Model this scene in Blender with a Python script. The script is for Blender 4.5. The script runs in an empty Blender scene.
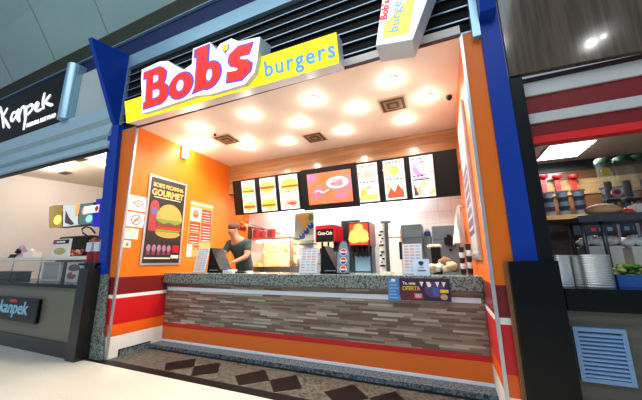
import bpy, math, random
from mathutils import Vector as V, Matrix
random.seed(4)
S = bpy.context.scene
COL = S.collection
PI = math.pi
# ------------------------------------------------------------------ camera
FPX, YAW, PITCH, ROLL = 286.5, 0.4082, 0.2114, -0.0090
CAM = V((4.03, -2.515, 1.18))
cy_, sy_, cp_, sp_ = math.cos(YAW), math.sin(YAW), math.cos(PITCH), math.sin(PITCH)
FW = V((-sy_*cp_, cy_*cp_, sp_)); RT = V((cy_, sy_, 0)); UP = RT.cross(FW)
r2 = math.cos(ROLL)*RT+math.sin(ROLL)*UP; u2 = -math.sin(ROLL)*RT+math.cos(ROLL)*UP
RT, UP = r2, u2
cam = bpy.data.cameras.new('camera'); co = bpy.data.objects.new('camera', cam); COL.objects.link(co)
M = Matrix.Identity(4)
for i in range(3):
    M[i][0] = RT[i]; M[i][1] = UP[i]; M[i][2] = -FW[i]; M[i][3] = CAM[i]
co.matrix_world = M
cam.sensor_width = 36; cam.lens = FPX/642*36; cam.clip_start = .05
S.camera = co

def at(px, py, X=None, Y=None, Z=None):
    """point of the room seen at a place of the survey photograph, on the plane X=, Y= or Z="""
    d = RT*((px-321)/FPX) - UP*((py-200)/FPX) + FW
    if X is not None: t = (X-CAM.x)/d.x
    elif Y is not None: t = (Y-CAM.y)/d.y
    else: t = (Z-CAM.z)/d.z
    return CAM+d*t

# ------------------------------------------------------------------ materials
def lin(c):
    return tuple(((v/255)/12.92 if v/255 <= .04045 else ((v/255+.055)/1.055)**2.4) for v in c)+(1,)
MC = {}
def mat(name, c, rough=.5, metal=0, emit=0, coat=0, trans=0, alpha=1, spec=.5):
    if name in MC: return MC[name]
    m = bpy.data.materials.new(name); m.use_nodes = True
    b = m.node_tree.nodes['Principled BSDF']
    b.inputs['Base Color'].default_value = lin(c)
    b.inputs['Roughness'].default_value = rough
    b.inputs['Metallic'].default_value = metal
    b.inputs['Specular IOR Level'].default_value = spec
    b.inputs['Coat Weight'].default_value = coat
    b.inputs['Transmission Weight'].default_value = trans
    b.inputs['Alpha'].default_value = alpha
    if emit:
        b.inputs['Emission Color'].default_value = lin(c); b.inputs['Emission Strength'].default_value = emit
    MC[name] = m
    return m
class NT:
    def __init__(s, name, rough=.5, metal=0, coat=0):
        s.m = mat(name, (128, 128, 128), rough, metal, 0, coat); s.t = s.m.node_tree
        s.b = s.t.nodes['Principled BSDF']
        tc = s.n('ShaderNodeTexCoord'); s.obj = tc.outputs['Object']
    def n(s, k, **kw):
        o = s.t.nodes.new(k)
        for a, v in kw.items(): setattr(o, a, v)
        return o
    def l(s, a, b): s.t.links.new(a, b)
    def math(s, op, a, b=None):
        o = s.n('ShaderNodeMath', operation=op)
        for i, x in enumerate((a, b)):
            if x is None: continue
            if isinstance(x, (int, float)): o.inputs[i].default_value = x
            else: s.l(x, o.inputs[i])
        return o.outputs[0]
    def sep(s, v):
        o = s.n('ShaderNodeSeparateXYZ'); s.l(v, o.inputs[0]); return o.outputs
    def comb(s, x, y, z=0):
        o = s.n('ShaderNodeCombineXYZ')
        for i, q in enumerate((x, y, z)):
            if isinstance(q, (int, float)): o.inputs[i].default_value = q
            else: s.l(q, o.inputs[i])
        return o.outputs[0]
    def mapping(s, sc):
        o = s.n('ShaderNodeMapping'); o.inputs['Scale'].default_value = sc; s.l(s.obj, o.inputs[0]); return o.outputs[0]
    def noise(s, v, scale, detail=4, rough=.6):
        o = s.n('ShaderNodeTexNoise'); s.l(v, o.inputs['Vector'])
        o.inputs['Scale'].default_value = scale; o.inputs['Detail'].default_value = detail; o.inputs['Roughness'].default_value = rough
        return o.outputs['Fac']
    def ramp(s, f, stops, const=False):
        o = s.n('ShaderNodeValToRGB'); s.l(f, o.inputs[0]); cr = o.color_ramp
        if const: cr.interpolation = 'CONSTANT'
        while len(cr.elements) < len(stops): cr.elements.new(.5)
        for e, (p, c) in zip(cr.elements, stops): e.position = p; e.color = lin(c)
        return o.outputs[0]
    def base(s, c): s.l(c, s.b.inputs['Base Color']); return s.m
def m_granite(name, c1, c2, c3, sc=60, rough=.15):
    t = NT(name, rough); f = t.noise(t.obj, sc, 6, .75)
    return t.base(t.ramp(f, [(.36, c1), (.47, c2), (.56, c3), (.66, c1)]))
GRAN = m_granite('grey_green_granite', (34, 46, 50), (84, 100, 98), (150, 160, 152), 38)
GRAN_D = m_granite('dark_granite', (16, 24, 32), (50, 66, 78), (130, 148, 156), 40, .5)
GRAN_P = m_granite('brown_granite', (22, 22, 21), (60, 58, 52), (104, 98, 88), 26, .5)
def m_strips(name, w, h, cols, rough=.35):
    t = NT(name, rough); o = t.sep(t.obj)
    row = t.math('FLOOR', t.math('DIVIDE', o[2], h))
    wn = t.n('ShaderNodeTexWhiteNoise', noise_dimensions='1D'); t.l(row, wn.inputs['W'])
    cell = t.math('FLOOR', t.math('ADD', t.math('DIVIDE', o[0], w), t.math('MULTIPLY', wn.outputs[0], 9.3)))
    w2 = t.n('ShaderNodeTexWhiteNoise', noise_dimensions='2D'); t.l(t.comb(cell, row), w2.inputs['Vector'])
    k = len(cols)
    c = t.ramp(w2.outputs[0], [(i/k, x) for i, x in enumerate(cols)], True)
    g = t.noise(t.mapping((3, 3, 60)), 3, 4)
    mx = t.n('ShaderNodeMix', data_type='RGBA', blend_type='MULTIPLY'); mx.inputs[0].default_value = .5
    t.l(c, mx.inputs[6]); t.l(t.ramp(g, [(.2, (150, 145, 140)), (.8, (255, 255, 255))]), mx.inputs[7])
    return t.base(mx.outputs[2])
STRIPS = m_strips('stacked_wood_strips', .27, .021, [(150, 138, 120), (166, 156, 138), (120, 104, 90), (196, 190, 172), (146, 132, 116), (116, 90, 78), (158, 144, 126), (134, 126, 110), (128, 100, 86)])
def m_wood(name, sc, cols, rough=.3, coat=.3):
    t = NT(name, rough, coat=coat); f = t.noise(t.mapping(sc), 3, 5, .6)
    return t.base(t.ramp(f, [(.3+.4*i/(len(cols)-1), c) for i, c in enumerate(cols)]))
WOOD_H = m_wood('honey_wood_panel', (.35, 1, 6), [(140, 92, 56), (166, 116, 74), (188, 142, 98)])
WOOD_D = m_wood('dark_walnut_laminate', (9, 1, .35), [(56, 47, 36), (72, 60, 45), (90, 77, 58), (66, 55, 42)], .12, .25)
WOOD_S = m_wood('oak_shelf_wood', (.5, 1, 8), [(140, 104, 62), (176, 140, 92), (196, 164, 112)])
WOOD_B = m_wood('brown_back_panel_wood', (.5, 1, 8), [(86, 56, 38), (112, 74, 48), (130, 88, 58)])
def m_floor():
    t = NT('cream_terrazzo', .12); o = t.sep(t.obj)
    f = t.noise(t.obj, 90, 3); g = t.noise(t.obj, .8, 2)
    mx = t.n('ShaderNodeMix', data_type='RGBA', blend_type='MULTIPLY'); mx.inputs[0].default_value = 1
    t.l(t.ramp(f, [(.3, (212, 207, 196)), (.7, (232, 228, 218))]), mx.inputs[6])
    t.l(t.ramp(g, [(.3, (236, 236, 232)), (.7, (255, 254, 250))]), mx.inputs[7])
    return t.base(mx.outputs[2])
FLOOR = m_floor()
def m_tilewall():
    t = NT('white_wall_tile', .2); o = t.sep(t.obj)
    b = t.n('ShaderNodeTexBrick'); t.l(t.comb(o[0], o[2]), b.inputs['Vector'])
    b.offset = 0; b.inputs['Scale'].default_value = 1; b.inputs['Brick Width'].default_value = .2; b.inputs['Row Height'].default_value = .2
    b.inputs['Mortar Size'].default_value = .003
    b.inputs['Color1'].default_value = lin((236, 236, 236)); b.inputs['Color2'].default_value = lin((232, 232, 234)); b.inputs['Mortar'].default_value = lin((198, 200, 204))
    return t.base(b.outputs[0])
TILE = m_tilewall()
def m_brushed(name, c, sc=(2, 2, 90)):
    t = NT(name, .3, 1); f = t.noise(t.mapping(sc), 4, 3)
    return t.base(t.ramp(f, [(.3, tuple(int(x*.75) for x in c)), (.7, c)]))
STEEL = m_brushed('brushed_steel', (190, 194, 200))
def m_panelpaint(name, c1, c2, sc=.7, rough=.4):
    t = NT(name, rough); f = t.noise(t.obj, sc, 3); return t.base(t.ramp(f, [(.3, c1), (.7, c2)]))
VAULT = m_panelpaint('grey_green_vault_panel', (130, 158, 156), (140, 168, 166))
ORANGE = mat('orange_paint', (228, 112, 24), .4, spec=.3); MAROON = mat('maroon_paint', (112, 20, 22), .35)
RED = mat('red_paint', (196, 20, 26), .35); WHITE = mat('white_paint', (232, 232, 228), .4)
LOWOR = mat('lower_orange_paint', (232, 96, 22), .35)
CEIL = mat('ceiling_plaster', (242, 234, 222), .6)
BLUE = mat('royal_blue_paint', (14, 58, 158), .4, spec=.2); NAVY = mat('navy_paint', (12, 34, 82), .5, spec=.2)
ALU = mat('pale_blue_aluminium', (150, 186, 206), .3, .5); ALU2 = mat('anodised_edge', (150, 172, 186), .35, .5)
BLACK = mat('black_matt', (9, 9, 10), .5, spec=.25); BLACKG = mat('black_gloss', (7, 8, 9), .15, spec=.25)
LOUV = mat('black_louvre', (16, 19, 18), .7, spec=.2); OLIVE = mat('olive_beam', (46, 52, 42), .7, spec=.2)
CHROME = mat('chrome', (210, 212, 215), .12, 1); SILV = mat('silver_trim', (200, 204, 208), .28, .7)
OCHRE = mat('counter_orange', (226, 112, 36), .4); PALE = mat('pale_stripe', (226, 240, 250), .35)
GLASS = mat('clear_glass', (150, 170, 165), .03, alpha=.14)
def lit(name, c, e=1.0): return mat('lit_'+name, c, .4, emit=e)
def pr(name, c): return mat('print_'+name, c, .45)

# ------------------------------------------------------------------ mesh building
class F:
    """a flat frame: origin, right, up (normal = right x up)"""
    def __init__(s, o, u=(1, 0, 0), v=(0, 0, 1)):
        s.o = V(o); s.u = V(u).normalized(); s.v = V(v).normalized(); s.n = s.u.cross(s.v).normalized()
    def p(s, a, b, c=0): return s.o+s.u*a+s.v*b+s.n*c
class MB:
    def __init__(s): s.v = []; s.f = []; s.m = []; s.sm = []; s.mats = []
    def mi(s, m):
        if m not in s.mats: s.mats.append(m)
        return s.mats.index(m)
    def add(s, vs, fs, m, smooth=False):
        b = len(s.v); s.v += [V(x) for x in vs]; k = s.mi(m)
        for f in fs: s.f.append([b+i for i in f]); s.m.append(k); s.sm.append(smooth)
        return s
    def box(s, x0, x1, y0, y1, z0, z1, m): return s.hexa([(x, y, z) for z in (z0, z1) for x, y in ((x0, y0), (x1, y0), (x1, y1), (x0, y1))], m)
    def hexa(s, p, m): return s.add(p, [(3, 2, 1, 0), (4, 5, 6, 7), (0, 1, 5, 4), (1, 2, 6, 5), (2, 3, 7, 6), (3, 0, 4, 7)], m)
    def fbox(s, fr, a0, a1, b0, b1, c0, c1, m): return s.hexa([fr.p(a, b, c) for c in (c0, c1) for a, b in ((a0, b0), (a1, b0), (a1, b1), (a0, b1))], m)
    def fpoly(s, fr, pts, c0, c1, m):
        n = len(pts); A = sum(pts[i][0]*pts[(i+1) % n][1]-pts[(i+1) % n][0]*pts[i][1] for i in range(n))
        if A < 0: pts = pts[::-1]
        vs = [fr.p(a, b, c0) for a, b in pts]+[fr.p(a, b, c1) for a, b in pts]
        return s.add(vs, [tuple(range(n))[::-1], tuple(range(n, 2*n))]+[(i, (i+1) % n, n+(i+1) % n, n+i) for i in range(n)], m)
    def prism(s, pts, off, m):
        n = len(pts); off = V(off); P = [V(p) for p in pts]
        nrm = sum((P[i].cross(P[(i+1) % n]) for i in range(n)), V((0, 0, 0)))
        if nrm.dot(off) < 0: P = P[::-1]
        return s.add(P+[p+off for p in P], [tuple(range(n))[::-1], tuple(range(n, 2*n))]+[(i, (i+1) % n, n+(i+1) % n, n+i) for i in range(n)], m)
    def fell(s, fr, a, b, ra, rb, c0, c1, m, n=20, t0=0, t1=2*PI):
        full = abs(t1-t0) > 6.2
        return s.fpoly(fr, [(a+ra*math.cos(t0+(t1-t0)*i/(n if full else n-1)), b+rb*math.sin(t0+(t1-t0)*i/(n if full else n-1))) for i in range(n)], c0, c1, m)
    def lathe(s, c, prof, m, n=20, axis='z', smooth=True):
        c = V(c); vs = []; fs = []
        for r, h in prof:
            for i in range(n):
                t = 2*PI*i/n; x, y = r*math.cos(t), r*math.sin(t)
                vs.append(c+(V((x, y, h)) if axis == 'z' else V((x, -h, y)) if axis == 'y' else V((h, x, y))))
        for k in range(len(prof)-1):
            for i in range(n):
                j = (i+1) % n; fs.append((k*n+i, k*n+j, (k+1)*n+j, (k+1)*n+i))
        s.add(vs, fs, m, smooth)
        K = len(prof)-1
        s.add([vs[i] for i in range(n)], [tuple(range(n))[::-1]], m); s.add([vs[K*n+i] for i in range(n)], [tuple(range(n))], m)
        return s
    def tube(s, pts, r, m, n=8):
        pts = [V(p) for p in pts]; vs = []; fs = []
        for i, p in enumerate(pts):
            d = (pts[min(i+1, len(pts)-1)]-pts[max(i-1, 0)]).normalized()
            a = d.cross(V((0, 0, 1)) if abs(d.z) < .9 else V((1, 0, 0))).normalized(); b = d.cross(a)
            for k in range(n): t = 2*PI*k/n; vs.append(p+a*math.cos(t)*r+b*math.sin(t)*r)
        for i in range(len(pts)-1):
            for k in range(n): j = (k+1) % n; fs.append((i*n+k, i*n+j, (i+1)*n+j, (i+1)*n+k))
        fs += [tuple(range(n))[::-1], tuple(range(len(vs)-n, len(vs)))]
        return s.add(vs, fs, m, True)
    def blob(s, c, r, m, amp=.15, seed=0, nu=14, nv=9):
        rn = random.Random(seed); vs = []; fs = []; c = V(c)
        for j in range(nv+1):
            ph = PI*j/nv
            for i in range(nu):
                t = 2*PI*i/nu; k = 1+(rn.random()-.5)*2*amp
                if j in (0, nv): k = 1
                vs.append(c+V((r[0]*math.sin(ph)*math.cos(t)*k, r[1]*math.sin(ph)*math.sin(t)*k, r[2]*math.cos(ph)*k)))
        for j in range(nv):
            for i in range(nu): q = (i+1) % nu; fs.append((j*nu+i, (j+1)*nu+i, (j+1)*nu+q, j*nu+q))
        return s.add(vs, fs, m, True)
    def build(s, name, parent=None, bevel=0, origin=None):
        if parent is not None: org = parent['_o'] if '_o' in parent else (0, 0, 0); org = V(org)
        elif origin is not None: org = V(origin)
        else:
            xs = [v.x for v in s.v]; ys = [v.y for v in s.v]; zs = [v.z for v in s.v]
            org = V(((min(xs)+max(xs))/2, (min(ys)+max(ys))/2, min(zs)))
        me = bpy.data.meshes.new(name); me.from_pydata([v-org for v in s.v], [], s.f)
        for m in s.mats: me.materials.append(m)
        for p, k, sm in zip(me.polygons, s.m, s.sm): p.material_index = k; p.use_smooth = sm
        me.validate(); me.update()
        o = bpy.data.objects.new(name, me); COL.objects.link(o)
        if parent is not None: o.parent = parent
        else: o.location = org
        o['_o'] = tuple(org)
        if bevel:
            b = o.modifiers.new('bevel', 'BEVEL'); b.width = bevel; b.segments = 2; b.limit_method = 'ANGLE'
        return o
def thing(name, label, cat, loc, group=None):
    o = bpy.data.objects.new(name, None); COL.objects.link(o); o.location = loc; o.empty_display_size = .1
    o['_o'] = tuple(loc); o['label'] = label; o['category'] = cat
    if group: o['group'] = group
    return o
def tag(o, label, cat, group=None, kind=None):
    o['label'] = label; o['category'] = cat
    if group: o['group'] = group
    if kind: o['kind'] = kind
    return o
def struct(o): o['kind'] = 'structure'; return o
def dup(root, loc, label=None, group=None):
    r = root.copy(); COL.objects.link(r); r.location = loc
    if label: r['label'] = label
    if group: r['group'] = group
    for ch in list(root.children):
        c = ch.copy(); COL.objects.link(c); c.parent = r
        for g in ch.children:
            d = g.copy(); COL.objects.link(d); d.parent = c
    return r
def text(mb, fr, a, b, body, size, c0, c1, m, shear=0, offset=0, sx=1, align='LEFT', rot=0, spacing=1.0):
    cu = bpy.data.curves.new('t', 'FONT'); cu.body = body; cu.size = size; cu.shear = shear; cu.offset = offset
    cu.extrude = .5; cu.align_x = align; cu.resolution_u = 3; cu.space_character = spacing
    ob = bpy.data.objects.new('t', cu); COL.objects.link(ob)
    bpy.context.view_layer.update()
    dg = bpy.context.evaluated_depsgraph_get(); me = bpy.data.meshes.new_from_object(ob.evaluated_get(dg))
    cr, sr = math.cos(rot), math.sin(rot)
    vs = []
    for v in me.vertices:
        x, y = v.co.x*sx, v.co.y; x, y = x*cr-y*sr, x*sr+y*cr
        vs.append(fr.p(a+x, b+y, c0 if v.co.z < 0 else c1))
    mb.add(vs, [tuple(p.vertices) for p in me.polygons], m)
    bpy.data.objects.remove(ob); bpy.data.curves.remove(cu); bpy.data.meshes.remove(me)
    return mb

W = 4.314; D = 2.0; DB = 2.72; ZC = 3.15; CY = .765
FA = F((0, 0, 0))
# ================================================================== SETTING
struct(MB().box(-9, 9, -9, 0, -.1, 0, FLOOR).build('floor'))
b = MB().box(-.25, W+.15, -.1, DB, -.1, .002, GRAN_P)
x = .35
DK = mat('black_granite_inlay', (6, 6, 7), .45, spec=.2)
b.box(-.25, W+.15, -.1, .015, -.1, .004, DK); b.box(0, W, .535, .58, -.1, .004, DK)
x = 1.05
while x < W-.1:      # diamond inlays in the threshold
    c_ = .22
    b.prism([(x-.24, c_-.02, .002), (x-.04, c_-.2, .002), (x+.17, c_+.02, .002), (x-.04, c_+.24, .002)], (0, 0, .003), DK)
    b.prism([(x+.17, c_+.02, .002), (x+.36, c_-.2, .002), (x+.56, c_-.02, .002), (x+.36, c_+.24, .002)], (0, 0, .003), DK)
    x += 1.03
b.build('floor'); struct(bpy.data.objects['floor.001'])
struct(MB().box(0, W, .58, 1.3, -.05, .05, GRAN_D).build('trim_1'))
struct(MB().box(0, .012, .14, .58, 0, .085, GRAN_D).box(0, .014, .14, .58, .078, .088, DK).box(0, .014, .14, .15, 0, .088, DK).build('baseboard_left'))
# side walls with colour bands
def band_wall(name, x0, x1, y0, y1, m_or=ORANGE, low=0):
    b = MB()
    for z0, z1, m in ((0, .263, WHITE), (.263, .405, LOWOR), (.405, .73, RED), (.73, .775, WHITE), (.775, 1.0, MAROON), (1.0, 3.16, m_or)):
        b.box(x0, x1, y0, y1, z0, z1, m)
    return struct(b.build(name))
band_wall('wall_left', -.12, 0, .12, DB)
band_wall('wall_right', W, W+.12, .12, DB)
# white corner trims
struct(MB().box(-.012, .012, -.012, .012, 0, 3.14, SILV).build('trim_2'))
struct(MB().box(W-.012, W+.012, -.012, .012, 0, 3.14, SILV).build('trim_3'))
# front piers (left one narrows downwards)
def pier(name, fx0, fx1, side):
    b = MB()
    for z0, z1, m in ((0, .263, WHITE), (.263, .405, LOWOR), (.405, .73, RED), (.73, .775, WHITE), (.775, 1.0, MAROON), (1.0, 3.16, ORANGE)):
        a0, a1, b0, b1 = fx0(z0), fx0(z1), fx1(z0), fx1(z1)
        b.hexa([(a0, 0, z0), (b0, 0, z0), (b0, .12, z0), (a0, .12, z0), (a1, 0, z1), (b1, 0, z1), (b1, .12, z1), (a1, .12, z1)], m)
    return struct(b.build(name))
pier('wall_front_left', lambda z: -.08-.085*z, lambda z: -.0, -1)
pier('wall_front_right', lambda z: W, lambda z: W+.15, 1)
struct(MB().box(0, W, 0.0, D, ZC, ZC+.1, CEIL).build('ceiling'))
# bulkhead, back wall
struct(MB().box(0, W, D, D+.25, 2.55, ZC, WOOD_H).build('wall_bulkhead'))
struct(MB().box(0, W, D+.25, DB, 2.62, 2.7, CEIL).build('ceiling'))
struct(MB().box(-.12, W+.12, DB, DB+.1, 0, 3.2, TILE).build('wall_back'))
# fascia: dark louvres between pale rails
b = MB().box(-.4, 4.43, .14, .18, 3.26, 4.25, BLACK)
o = struct(b.build('wall_fascia'))
t = thing('louvre_screen', 'dark horizontal louvres with pale aluminium edges above the counter opening', 'louvre', (2, 0, 3.12))
for i in range(8):
    z = 3.15+i*.137
    MB().box(-.4, 4.40, .0, .09, z+.002, z+.010, LOUV).box(-.4, 4.40, -.003, .0, z, z+.013, ALU2).box(-.4, 4.4, .03, .04, z+.018, z+.13, LOUV).build('louvre_blade', t)
MB().box(-.44, -.40, -.02, .1, 3.1, 4.25, ALU).build('end_plate', t)
MB().box(4.40, 4.46, -.06, .1, 3.05, 4.25, ALU).build('end_plate', t)
struct(MB().box(-.42, 4.46, -.02, .12, 4.25, 4.48, ALU).build('trim_4'))
struct(MB().box(-9, 9, .02, .2, 4.48, 4.82, NAVY).box(-9, 9, -.02, .2, 4.82, 4.835, ALU).build('trim_5'))
struct(MB().box(-9, 9, -.02, .2, 4.835, 5.14, OLIVE).build('trim_6'))
# mall vault rising towards the viewer
b = MB(); prof = [(-.02, 5.14), (-.5, 5.92), (-1.0, 6.55), (-1.7, 7.15), (-2.6, 7.5)]
for (y0, z0), (y1, z1) in zip(prof, prof[1:]):
    b.add([(-9, y0, z0), (9, y0, z0), (9, y1, z1), (-9, y1, z1), (-9, y0+.1, z0+.06), (9, y0+.1, z0+.06), (9, y1+.05, z1+.1), (-9, y1+.05, z1+.1)], [(0, 1, 2, 3), (7, 6, 5, 4)], VAULT)
    for x in [-1.13-1.67*k for k in range(-5, 5)]:
        b.add([(x, y0-.004, z0-.002), (x+.014, y0-.004, z0-.002), (x+.014, y1-.004, z1-.002), (x, y1-.004, z1-.002)], [(0, 1, 2, 3)], mat('seam_grey', (96, 108, 106), .6))
struct(b.build('ceiling'))
# blue columns with tapered brackets
t = thing('blue_column', 'tall blue column left of the counter, with a tapered bracket reaching out above', 'column', (-.3, 0, 0))
def lx(z): return -.08-.085*z
b = MB()
zs = [1.04, 2.2, 3.24]
for z0, z1 in zip(zs, zs[1:]):
    w0, w1 = .21+.015*(z0-1), .21+.015*(z1-1)
    b.hexa([(lx(z0)-w0, -.06, z0), (lx(z0), -.06, z0), (lx(z0), .1, z0), (lx(z0)-w0, .1, z0), (lx(z1)-w1, -.06, z1), (lx(z1), -.06, z1), (lx(z1), .1, z1), (lx(z1)-w1, .1, z1)], BLUE)
b.build('shaft', t)
MB().prism([(-.42, .0, 3.2), (-.42, -.10, 3.3), (-.42, -.56, 4.39), (-.42, .0, 4.49)], (-.08, 0, 0), BLUE).build('bracket', t)
t = thing('blue_column', 'tall blue column right of the counter, beside the walnut panel', 'column', (4.54, 0, 0))
MB().box(4.465, 4.61, -.02, .1, 1.17, 4.3, BLUE).build('shaft', t)
MB().prism([(4.465, .0, 3.2), (4.465, -.12, 3.22), (4.465, -.52, 4.39), (4.465, .0, 4.49)], (.12, 0, 0), BLUE).build('bracket', t)

# ================================================================== SIGNS
YEL = lit('sign_yellow', (255, 226, 20), .95); SWH = lit('sign_white', (248, 248, 250), .8); SRED = lit('sign_red', (228, 46, 38), .85)
SPUR = lit('sign_violet', (92, 80, 190), .75); SBLU = lit('sign_blue', (90, 160, 210), .7); SHOUS = mat('sign_housing', (196, 214, 226), .35)
tilt = V((0, -.22, 1)).normalized()
sf = F((.1, -.22, 3.085), (1, 0, -.012), tilt)
t = thing('illuminated_sign', 'long yellow sign with big red Bob\'s lettering and blue burgers lettering', 'sign', (1.7, -.2, 3.08))
t['label'] = 'long yellow lit sign with big red lettering on a white outline above the opening'
b = MB().fbox(sf, 0, 3.14, 0, .30, -.17, -.004, SHOUS).fbox(sf, .0, 3.14, 0, .30, -.004, 0, YEL); b.build('lightbox', t)
b = MB(); text(b, sf, 2.30, .07, 'burgers', .235, .001, .012, SBLU, offset=.003, sx=.98, spacing=1.16); b.build('small_lettering', t)
# white cut-out outline of the big word
out = [(.42, -.05), (.60, -.05), (1.0, -.035), (1.38, -.02), (1.6, -.06), (2.08, -.06), (2.22, .06), (2.27, .22), (2.33, .50), (2.06, .54), (1.96, .62), (1.8, .60), (1.74, .54), (1.66, .68), (1.4, .68), (1.36, .46), (1.22, .42), (1.06, .56), (.98, .64), (.84, .68), (.50, .66), (.47, .5), (.46, .3)]
out = [(x, .07+z*.79) for x, z in out]
b = MB().fpoly(sf, out, -.14, .07, SHOUS).fpoly(sf, out, .07, .074, SWH); b.build('outline_plate', t)
def spoly(mb, pts, m, c, dx=0, dz=0):
    sh = .16
    mb.fpoly(sf, [(x+sh*z, .085+z*.77+(x-.5)*.012) for x, z in pts], .074, c, m)
def ring(cx, cz, ra, rb, k=0, n=22): return [(cx+ra*math.cos(2*PI*i/n+k), cz+rb*math.sin(2*PI*i/n+k)) for i in range(n)]
def letters(m, e, c, hole=None, hc=0):
    """B o b ' s as slanted slab letters; e = how much fatter"""
    b = MB()
    # B
    spoly(b, [(.48-e, .0-e), (.80, .0-e), (.88, .015), (.91+e, .09), (.91+e, .21), (.87+e, .27), (.82+e, .31), (.85+e, .36), (.86+e, .47), (.82, .55), (.74, .58+e), (.46-e, .58+e), (.46-e, .50-e), (.52-e, .49-e), (.52-e, .09+e), (.48-e, .08+e)], m, c)
    # o
    spoly(b, ring(1.13, .17, .19+e, .185+e), m, c)
    # b
    spoly(b, [(1.34-e, .62+e), (1.54+e, .62+e), (1.54+e, .02-e), (1.34-e, .0-e), (1.38-e, .08), (1.38-e, .53-e), (1.34-e, .54-e)], m, c)
    spoly(b, ring(1.58, .18, .165+e, .185+e), m, c+.0004)
    # s
    S_ = [(1.86-e, .0-e), (2.06, -.03-e), (2.16+e, .04), (2.17+e, .15), (2.10+e, .22), (2.0, .26), (2.02, .29), (2.14, .29-e*.5), (2.16+e, .41+e), (1.97, .43+e), (1.87-e, .37), (1.86-e, .27), (1.90-e, .2), (2.0, .14), (1.98, .11), (1.86-e, .13+e*.5)]
    spoly(b, [(x+.0, z+.0) for x, z in S_], m, c)
    return b
letters(SPUR, .022, .080).build('letter_outline', t)  # violet outline around the red letters
b = letters(SRED, 0, .086)
for pts in ([(.64, .1), (.74, .1), (.78, .14), (.78, .21), (.73, .25), (.64, .25)], [(.64, .35), (.71, .35), (.74, .38), (.74, .45), (.71, .48), (.64, .48)], ring(1.13, .17, .07, .10), ring(1.59, .18, .05, .10)):
    spoly(b, pts, SPUR, .0875); spoly(b, [(x*.8+.2*sum(p[0] for p in pts)/len(pts), z*.8+.2*sum(p[1] for p in pts)/len(pts)) for x, z in pts], SWH, .089)
b.build('big_lettering', t)
b = MB(); spoly(b, ring(1.80, .49, .05, .05), SPUR, .082); spoly(b, [(1.77, .47), (1.80, .40), (1.83, .47)], SPUR, .082); spoly(b, ring(1.80, .49, .04, .04), YEL, .088)
b.build('apostrophe', t)
struct(MB().box(0, W, -.02, 0, 3.125, 3.15, mat('dark_brown_post', (70, 30, 26), .5)).build('trim_10'))
# hanging second sign
q = [at(375.8, 46.4, Y=-.32), at(412.5, 40.3, Y=-.32), at(427.4, 0, Y=-.32), at(382.4, 0, Y=-.32)]
q[2] = q[1]+(q[2]-q[1])*2.3; q[3] = q[0]+(q[3]-q[0])*1.9
t = thing('projecting_sign', 'white lightbox sign with yellow corner hanging tilted at the top edge', 'sign', q[0])
MB().prism(q, (0, .22, 0), SHOUS).build('housing', t)
b = MB(); ins = [p+(sum(q, V())/4-p)*.02+V((0, -.004, 0)) for p in q]; b.prism(ins, (0, -.004, 0), SWH)
c = [q[0]+(q[1]-q[0])*u+(q[3]-q[0])*v for u, v in ((.17, .07), (.88, .07), (.95, .55), (.17, .22))]
b.prism([p+V((0, -.009, 0)) for p in c], (0, -.003, 0), lit('soft_yellow', (255, 232, 90), .8)); b.build('face', t)
hf = F(q[0]+V((0, -.013, 0)), (q[3]-q[0]), -(q[1]-q[0])+(q[3]-q[0])*((q[1]-q[0]).dot(q[3]-q[0])/(q[3]-q[0]).length_squared))
b = MB(); text(b, hf, .10, -.18, 'burgers', .12, 0, .004, SBLU, spacing=1.1); b.build('blue_lettering', t); text(MB(), hf, .24, -.07, "Bob's", .09, 0, .004, SRED, offset=.002).build('red_lettering', t)

# ================================================================== COUNTER
t = thing('service_counter', 'long service counter clad in wood strips with granite top and orange base', 'counter', (2.1, .765, .05))
MB().box(0.002, W-.002, .69, 1.28, .885, 1.03, GRAN).build('granite_top', t, bevel=.006)
MB().box(.002, W-.002, CY, 1.2, .31, .885, STRIPS).build('strip_cladding', t)
MB().box(.03, W-.03, CY-.006, CY, .77, .82, PALE).build('pale_stripe', t)
MB().box(.002, W-.002, CY-.004, 1.2, .255, .31, RED).build('red_stripe', t)
MB().box(.002, W-.002, CY-.002, 1.2, .08, .255, OCHRE).build('orange_base', t)
MB().box(.002, W-.002, CY-.006, 1.2, .05, .08, PALE).build('white_toe_strip', t)

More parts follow.
